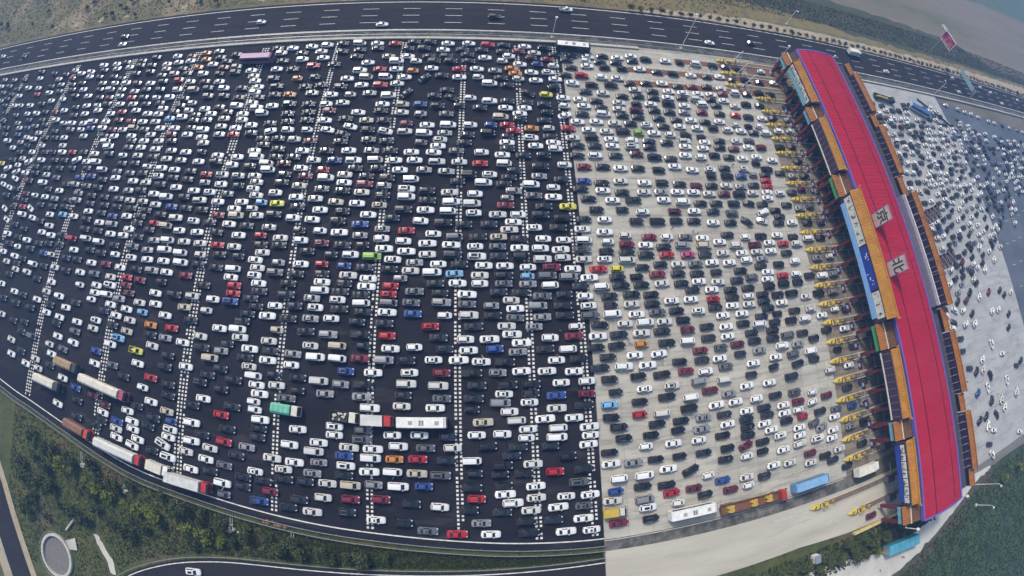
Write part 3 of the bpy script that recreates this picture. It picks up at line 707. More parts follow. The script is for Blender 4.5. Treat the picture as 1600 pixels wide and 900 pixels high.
u0 = u1 = ub = False
for i, (x, y, z) in enumerate(islands):
    src = I1 if (z == 1 or x < 90) else I0
    if src is I0 and not u0: t = src; u0 = True; t.location = (x, y, 0)
    elif src is I1 and not u1: t = src; u1 = True; t.location = (x, y, 0)
    else: t = copy_tree(src, (x, y, 0), 0)
    near = min(range(len(bays)), key=lambda k: abs((bays[k][1] + bays[k][2]) / 2 - y))
    if z == 0:
        where = WHERE = ['facing the first tall bay by the expressway', 'facing the second tall bay', 'facing the central tall bay', 'facing the fourth tall bay', 'facing the last tall bay by the verge']
        k = 0 if y > 79.5 else 1 if y > 52 else 2 if y > 4 else 3 if y > -23 else 4
        lab = 'long toll island with yellow crash nose ' + where[k]; grp = 'toll islands before the gantry'
    elif z == 1: lab = 'longer toll island with yellow crash nose beside a red-coated lane'; grp = 'islands of the red lanes'
    elif x < 90: lab = 'toll island with yellow nose at the end of the dark weathered divider strip'; grp = None
    else: lab = 'toll island with yellow nose beside the lone maroon car in the outer lane'; grp = None
    tag(t, lab, 'toll island', grp)
    if grp is None and 'group' in t: del t['group']
    bx_ = 116.5
    if not ub: bo = BO; ub = True; bo.location = (bx_, y, 0)
    else: bo = copy_tree(BO, (bx_, y, 0), 0)
    kb = 0 if y > 79.5 else 1 if y > 52 else 2 if y > 4 else 3 if y > -23 else 4
    tag(bo, 'small dark toll booth in the shade, ' + WHERE[kb].replace('facing', 'under'), 'toll booth', 'toll booths under the gantry')
# white converging lines before each nose
for x, y, z in islands:
    b = MB()
    for s in (-1, 1):
        b.add([(x - 13, y - .07, .018), (x - 13, y + .07, .018), (x - .2, y + s * .75 + .08, .018), (x - .2, y + s * .75 - .08, .018)], [(0, 3, 2, 1)])
    for k in range(6):
        xx = x - 1.2 - k * 1.7; hw = .65 * (1 - (x - xx) / 13.5)
        for s in (-1, 1): b.add([(xx, y, .022), (xx - .3, y, .022), (xx + hw * .9 - .3, y + s * hw, .022), (xx + hw * .9, y + s * hw, .022)], [(0, 1, 2, 3) if s < 0 else (3, 2, 1, 0)])
    struct(b.obj('chevron_marking', paint_worn))
# overhead lane portals
def make_portal():
    t = thing('lane_portal', 'lane portal', 'lane portal', (0, 0, 0))
    MB().bar((0, 0, .2), (0, 0, 5.2), .13).obj('post', steel, t)
    MB().bar((0, 0, 5.1), (0, 4.6, 5.1), .12).obj('arm', steel, t)
    MB().box(-.22, .22, 1.6, 4.4, 4.5, 5.75).obj('signal_box', seam_m, t)
    MB().box(-.3, -.23, 2.5, 3.6, 4.75, 5.5).obj('blue_sign', sign_sky, t)
    return t
P0 = make_portal(); first = True
for k, y in enumerate(isl_y[2:]):
    if first: t = P0; first = False; t.location = (noseX + 7.4, y, 0)
    else: t = copy_tree(P0, (noseX + 7.4, y, 0), 0)
    kb = 0 if y > 79.5 else 1 if y > 52 else 2 if y > 4 else 3 if y > -23 else 4
    tag(t, 'grey lane signal portal with small blue panel ' + WHERE[kb], 'lane portal', 'signal portals over the toll lanes')
# white A-frame masts by the red lanes
for i, (x, y) in enumerate(((96.4, 109.6), (96.4, 103.6), (97.2, 97.9))):
    t = thing('sign_mast', 'white A-shaped frame mast standing on an island of the red lanes', 'mast', (x, y, 0), 0, 'white A-frame masts')
    for s in (-1, 1): MB().bar((s * 1.9, 0, .2), (0, 0, 7.0), .13).obj('leg', white_steel, t)
    MB().bar((-.95, 0, 3.6), (.95, 0, 3.6), .1).obj('crossbar', white_steel, t)
# (columns on every island line carry the canopy)
for y in isl_y[:-1]:
    if min(abs(y - q) for bb in bays if bb[0] == 'low' for q in (bb[1] + .5, bb[2] - .5)) < 1.2: continue
    gp(MB().box(113.4, 114.3, y - .42, y + .42, .2, 9.22), 'column', col_red)
# yellow parapet by the outer lane
wall_thing('yellow_parapet', 'pale yellow concrete parapet beside the outermost toll lane', 101.2, 125, -51.5, -50.75, .9, mat('pale_yellow_paint', (0.55, 0.46, 0.18), 0.7, (0.46, 0.38, 0.16), 0.6), 'parapet', 4)

# ------------------------------------------------------------------ light masts, signs, container
def light_mast(x, y, h, arm, label):
    t = thing('light_mast', label, 'light mast', (x, y, 0))
    MB().bar((0, 0, -.3), (0, 0, h), .17, r2=.09, n=8).obj('pole', white_steel, t)
    MB().box(-.5, .5, -.5, .5, -.3, .35).obj('footing', kerb_m, t)
    o = MB().bar((0, 0, h - .1), (arm[0], arm[1], h + .3), .08).obj('arm', white_steel, t)
    MB().box(-.45, .45, -.28, .28, -.1, .12).obj('lamp_head', white_steel, o).location = (arm[0], arm[1], h + .3)
light_mast(26.2, 114.2, 8, (.4, 1.2), 'short white light mast on the median where the asphalt turns to concrete')
light_mast(74.4, 114.2, 15.5, (.2, 1.4), 'tall light mast on the median near the red-coated lanes')
light_mast(136, 139.6, 9, (0, -1.4), 'white light mast on the sandy verge across the expressway from the gantry')
light_mast(231.6, 113.3, 9, (0, 1.4), 'white light mast on the median past the blue bus')
light_mast(163.4, -56.7, 11.5, (.6, -1), 'tall white light mast in the grass past the gantry end')
light_mast(164.9, -65, 7, (.4, -1), 'shorter white light mast standing deeper in the green field')
for x in (-160, -95, -30, 205, 300):
    pass
t = thing('billboard', 'magenta roadside sign board with white writing on a tall post', 'sign', (253.5, 142.5, 0))
MB().bar((1.2, 4.6, -.4), (1.2, 4.6, 17.5), .32, r2=.25, n=8).obj('post', steel, t)
MB().bar((.9, 4.6, 16.8), (.6, -4.6, 16.8), .14).bar((.9, 4.6, 13.2), (.6, -4.6, 13.2), .14).obj('bracket', steel, t)
bd = MB().box(-.12, .12, -5.1, 5.1, 12.2, 17.9).obj('board', purple_board, t)
MB().box(-.2, .2, -5.3, 5.3, 17.91, 18.2).box(-.2, .2, -5.3, 5.3, 11.9, 12.19).box(-.2, .2, 5.11, 5.3, 12.2, 17.9).box(-.2, .2, -5.3, -5.11, 12.2, 17.9).obj('frame', white_steel, bd)
b = MB()
for zc, y0, y1, n in ((16.6, -1.5, 1.7, 4), (14.7, -4.2, -1.2, 4), (14.7, .6, 2.0, 2), (13.1, -4.3, 4.3, 14)):
    w_ = (y1 - y0) / n
    for i in range(n):
        cy = y0 + (i + .5) * w_
        for k in range(4):
            a = (-.15, cy + rr.uniform(-.3, .3) * w_, zc + rr.uniform(-.45, .45))
            c = (-.15, a[1] + (rr.uniform(-.5, .5) * w_ if k % 2 else 0), a[2] + (0 if k % 2 else rr.uniform(-.7, .7)))
            b.bar(a, c, .07, n=4)
struct(b.obj('lettering', letter_w, bd), 'stuff')
b = MB()
for k in range(7): b.box(-1.2 - .1 * (k % 3), .2, 4.2 + k * .75, 4.8 + k * .75, 17.4 + .35 * (k % 2), 18.2 + .35 * (k % 2))
b.bar((.9, 4.6, 17.4), (-.6, 9, 17.6), .12).obj('floodlight_rack', white_steel, t)
t = thing('overhead_sign', 'pale blue overhead sign portal spanning the expressway beyond the gantry', 'sign', (269, 123.6, 0))
for y in (-9.2, 9.4): MB().bar((0, y, -.3), (0, y, 7.2), .25, n=8).obj('post', steel, t)
b = MB(); b.bar((0, -9.2, 7.1), (0, 9.4, 7.1), .14).bar((0, -9.2, 5.4), (0, 9.4, 5.4), .14)
for k in range(12): b.bar((0, -9.2 + k * 1.55, 5.4), (0, -9.2 + (k + 1) * 1.55, 7.1), .08)
b.obj('truss', steel, t)
MB().box(-.35, -.2, -7, 7, 4.9, 7.6).obj('sign_panel', mat('pale_blue_sign', (0.22, 0.34, 0.38), 0.5), t)
t = thing('shipping_container', 'long teal container cabin parked on the sandy track below the gantry end', 'container', (120.6, -61.6, -.3), R(-6))
b = MB(); b.box(-7.2, 7.2, -1.5, 1.5, .2, 3.0)
for k in range(36): b.box(-7.0 + k * .4, -6.82 + k * .4, -1.56, -1.5, .3, 2.9); b.box(-7.0 + k * .4, -6.82 + k * .4, 1.5, 1.56, .3, 2.9)
teal = mat('teal_cabin_paint', (0.055, 0.25, 0.33), 0.5, (0.07, 0.29, 0.38), 0.7)
b.obj('body', teal, t)
for k in range(6): MB().box(-7.1 + k * 2.4, -4.85 + k * 2.4, -1.55, 1.55, 3.0, 3.12).obj('roof_panel', mat('teal_roof_paint', (0.09, 0.34, 0.44), 0.5, (0.07, 0.28, 0.38), 0.8) if k == 0 else MATS['teal_roof_paint'], t)
MB().box(-7.3, -7.2, -1.2, 1.2, .4, 2.7).obj('door', steel, t)
MB().box(-7.0, 7.0, -1.1, 1.1, -.1, .2).obj('base_frame', black_m, t)
t = thing('utility_cabinet', 'small white utility cabinet standing on the shrub verge below the outer lane', 'cabinet', (86.5, -53.4, -.3))
MB().box(-.9, .9, -1.1, 1.1, 0, 2.0).obj('body', white_steel, t); MB().box(-1.0, 1.0, -1.2, 1.2, 2.0, 2.15).obj('lid', steel, t); MB().box(-.5, .5, -1.16, -1.1, .4, 1.7).obj('door', deck_grey, t)

# ------------------------------------------------------------------ cars
SPEC = {  # length, width, height, belt, cabin base rear/front, roof rear/front
    's': (4.62, 1.80, 1.45, .92, -1.80, 1.05, -1.02, .18),
    'u': (4.62, 1.86, 1.68, 1.05, -2.12, 1.12, -1.78, .32),
    'h': (3.95, 1.70, 1.50, .95, -1.82, 1.10, -1.42, .22),
    'v': (4.55, 1.72, 1.92, 1.05, -2.20, 1.72, -2.10, 1.02),
    'p': (5.10, 1.82, 1.72, 1.00, -.55, 1.42, -.35, .55),
    'S': (4.92, 1.85, 1.47, .93, -1.78, 1.02, -.92, .10), 'z': (4.32, 1.72, 1.47, .93, -1.72, 1.12, -1.05, .30),
    'U': (4.32, 1.82, 1.62, 1.02, -1.98, 1.02, -1.58, .25), 'Y': (4.95, 1.92, 1.80, 1.10, -2.30, 1.05, -2.05, .35),
    'V': (5.05, 1.86, 1.80, 1.08, -2.40, 1.62, -2.20, .70), 'H': (3.70, 1.62, 1.55, .95, -1.72, 1.12, -1.50, .35)}
VARIANT = {'s': 'ssSSz', 'u': 'uUUY', 'v': 'vV', 'h': 'hH', 'p': 'p'}
BASE = {v: k for k, vs in VARIANT.items() for v in vs}
KIND = {'s': ('sedan', 'sedan'), 'u': ('suv', 'SUV'), 'h': ('hatchback', 'hatchback'), 'v': ('minivan', 'minivan'), 'p': ('pickup_truck', 'pickup')}
def car_parts(k):
    L, Wd, Hh, zb, cr, cf, rr_, rf = SPEC[k]; h = L / 2; w = Wd / 2
    P = {}
    body = MB()
    vk = k; k = BASE[k]
    tail = .80 if k == 's' else .9 if k in 'uh' else 1.0
    st = [(-h, w * .72, .40, .62), (-h + .10, w * .90, .28, zb * tail), (-h + .45, w * .98, .20, zb * (.98 if k == 's' else 1.0)), (-.8, w, .18, zb + .02), (.6, w, .18, zb),
          (cf + .05, w * .99, .18, zb - .03), (h - .55, w * .95, .20, zb * .86), (h - .14, w * .84, .28, zb * .74), (h, w * .60, .38, zb * .58)]
    rings = []
    for x, ww, zl, zt in st:
        rings.append([(x, -ww * .9, zl), (x, -ww, zl + .18), (x, -ww, zt - .16), (x, -ww * .86, zt - .02), (x, 0, zt + .03), (x, ww * .86, zt - .02), (x, ww, zt - .16), (x, ww, zl + .18), (x, ww * .9, zl)])
    body.loft(rings)
    wb, wr = w * .88, w * (.62 if k != 'v' else .74); zr = Hh
    base = [(cr, -wb * .86, zb - .08), (cr + .18, -wb, zb - .08), (cf - .35, -wb, zb - .08), (cf, -wb * .78, zb - .10), (cf, wb * .78, zb - .10), (cf - .35, wb, zb - .08), (cr + .18, wb, zb - .08), (cr, wb * .86, zb - .08)]
    top = [(rr_, -wr * .9, zr - .06), (rr_ + .12, -wr, zr - .05), (rf - .2, -wr, zr - .05), (rf, -wr * .86, zr - .07), (rf, wr * .86, zr - .07), (rf - .2, wr, zr - .05), (rr_ + .12, wr, zr - .05), (rr_, wr * .9, zr - .06)]
    o = len(body.v)
    body.add(base + top + [(rr_ + .25, 0, zr), (rf - .25, 0, zr)],
             [(i, i + 1, 8 + i + 1, 8 + i) for i in range(7)] + [(7, 0, 8, 15)] +
             [(8, 9, 16), (9, 10, 17, 16), (10, 11, 17), (11, 12, 17), (12, 13, 17), (13, 14, 16, 17), (14, 15, 16), (15, 8, 16)])
    for s in (-1, 1): body.box(cf - .55, cf - .35, s * (wb + .02) if s > 0 else -(wb + .2), (wb + .2) if s > 0 else -(wb + .02), zb + .02, zb + .14)
    if k == 'p':
        body.v = body.v; body.box(-h + .1, -.62, -w * .96, -w * .86, zb - .05, zb + .12); body.box(-h + .1, -.62, w * .86, w * .96, zb - .05, zb + .12); body.box(-h + .02, -h + .1, -w * .96, w * .96, zb - .05, zb + .12)
    P['body'] = body
    def pane(a, b, c, d, iu=.06, iv=.1, off=.02, n=1, gap=.05):
        A, B, C, Dd = map(Vector, (a, b, c, d)); nr = (B - A).cross(Dd - A).normalized() * off
        m = MB()
        for i in range(n):
            u0 = iu + (1 - 2 * iu) * i / n + (gap / 2 if i else 0); u1 = iu + (1 - 2 * iu) * (i + 1) / n - (gap / 2 if i < n - 1 else 0)
            f = lambda u, v: (A.lerp(B, u)).lerp(Dd.lerp(C, u), v) + nr
            m.quad(f(u0, iv), f(u1, iv), f(u1, 1 - iv), f(u0, 1 - iv))
        return m
    # winding chosen so that the offset points outwards
    P['windscreen'] = pane(base[3], base[4], top[4], top[3], .02, .10)
    P['rear_window'] = pane(base[7], base[0], top[0], top[7], .05, .12 if k == 's' else .2)
    P['side_window'] = [pane(base[1], base[2], top[2], top[1], .04, .16, .02, 2 if k != 'p' else 1), pane(base[5], base[6], top[6], top[5], .04, .16, .02, 2 if k != 'p' else 1)]
    hz = zb * .70
    P['headlight'] = []
    P['tail_light'] = []
    for s in (-1, 1):
        P['headlight'].append(MB().add([(h - .42, s * w * .93, hz), (h - .12, s * w * .82, hz - .06), (h - .06, s * w * .50, hz - .06), (h - .34, s * w * .62, hz + .02),
                                        (h - .50, s * w * .90, hz + .13), (h - .16, s * w * .80, hz + .05), (h - .14, s * w * .48, hz + .05), (h - .44, s * w * .62, hz + .14)],
                                       [(4, 5, 6, 7), (0, 1, 5, 4), (1, 2, 6, 5), (2, 3, 7, 6), (3, 0, 4, 7)] if s < 0 else [(7, 6, 5, 4), (4, 5, 1, 0), (5, 6, 2, 1), (6, 7, 3, 2), (7, 4, 0, 3)]))
        P['tail_light'].append(MB().box(-h + .02, -h + .16, *(sorted((s * w * .5, s * w * .93))), zb * .72, zb * .9))
    sr = MB(); zz = zr + .022
    sr.quad((rr_ + .55, -wr * .55, zz), (rf - .28, -wr * .55, zz - .01), (rf - .28, wr * .55, zz - .01), (rr_ + .55, wr * .55, zz))
    P['sunroof'] = sr
    if k == 'p':
        P['cargo_bed'] = MB().box(-h + .12, -.64, -w * .85, w * .85, zb - .04, zb + .03)
    wh = MB(); wh.cyl((0, 0, 0), (0, 1, 0), .32, .22, 10, 0); wh.cyl((0, 0, 0), (0, 1, 0), .19, .236, 8, 1)
    P['wheel'] = wh
    P['roof_rack'] = [MB().box(rr_ + .2, rf - .15, *sorted((s * wr * .92, s * wr * .84)), zr - .05, zr + .05) for s in (-1, 1)]
    P['_wheels'] = [(x, s * (w - .10), .32) for x in (-h + .85, h - .85) for s in (-1, 1)]
    return P
CP = {k: car_parts(k) for k in SPEC}
CM = {}
for k, P in CP.items():
    CM[k] = {'body': {c: P['body'].mesh('body', PM[c]) for c in PAINT},
             'parts': [('windscreen', P['windscreen'].mesh('windscreen', glass_m)), ('rear_window', P['rear_window'].mesh('rear_window', glass_m))]
                      + [('side_window', q.mesh('side_window', glass_m)) for q in P['side_window']]
                      + [('headlight', q.mesh('headlight', lamp_m)) for q in P['headlight']] + [('tail_light', q.mesh('tail_light', tail_m)) for q in P['tail_light']],
             'sunroof': P['sunroof'].mesh('sunroof', glass_m), 'wheel': P['wheel'].mesh('wheel', [tyre_m, steel])}
    CM[k]['roof_rack'] = [q.mesh('roof_rack', black_m if k in 'uY' else steel) for q in P['roof_rack']]
    if 'cargo_bed' in P: CM[k]['parts'].append(('cargo_bed', P['cargo_bed'].mesh('cargo_bed', black_m)))
door_me = {c: MB().box(-1.0, 0, -.03, .03, -.3, .22).mesh('open_door', PM[c]) for c in 'wskgr'}

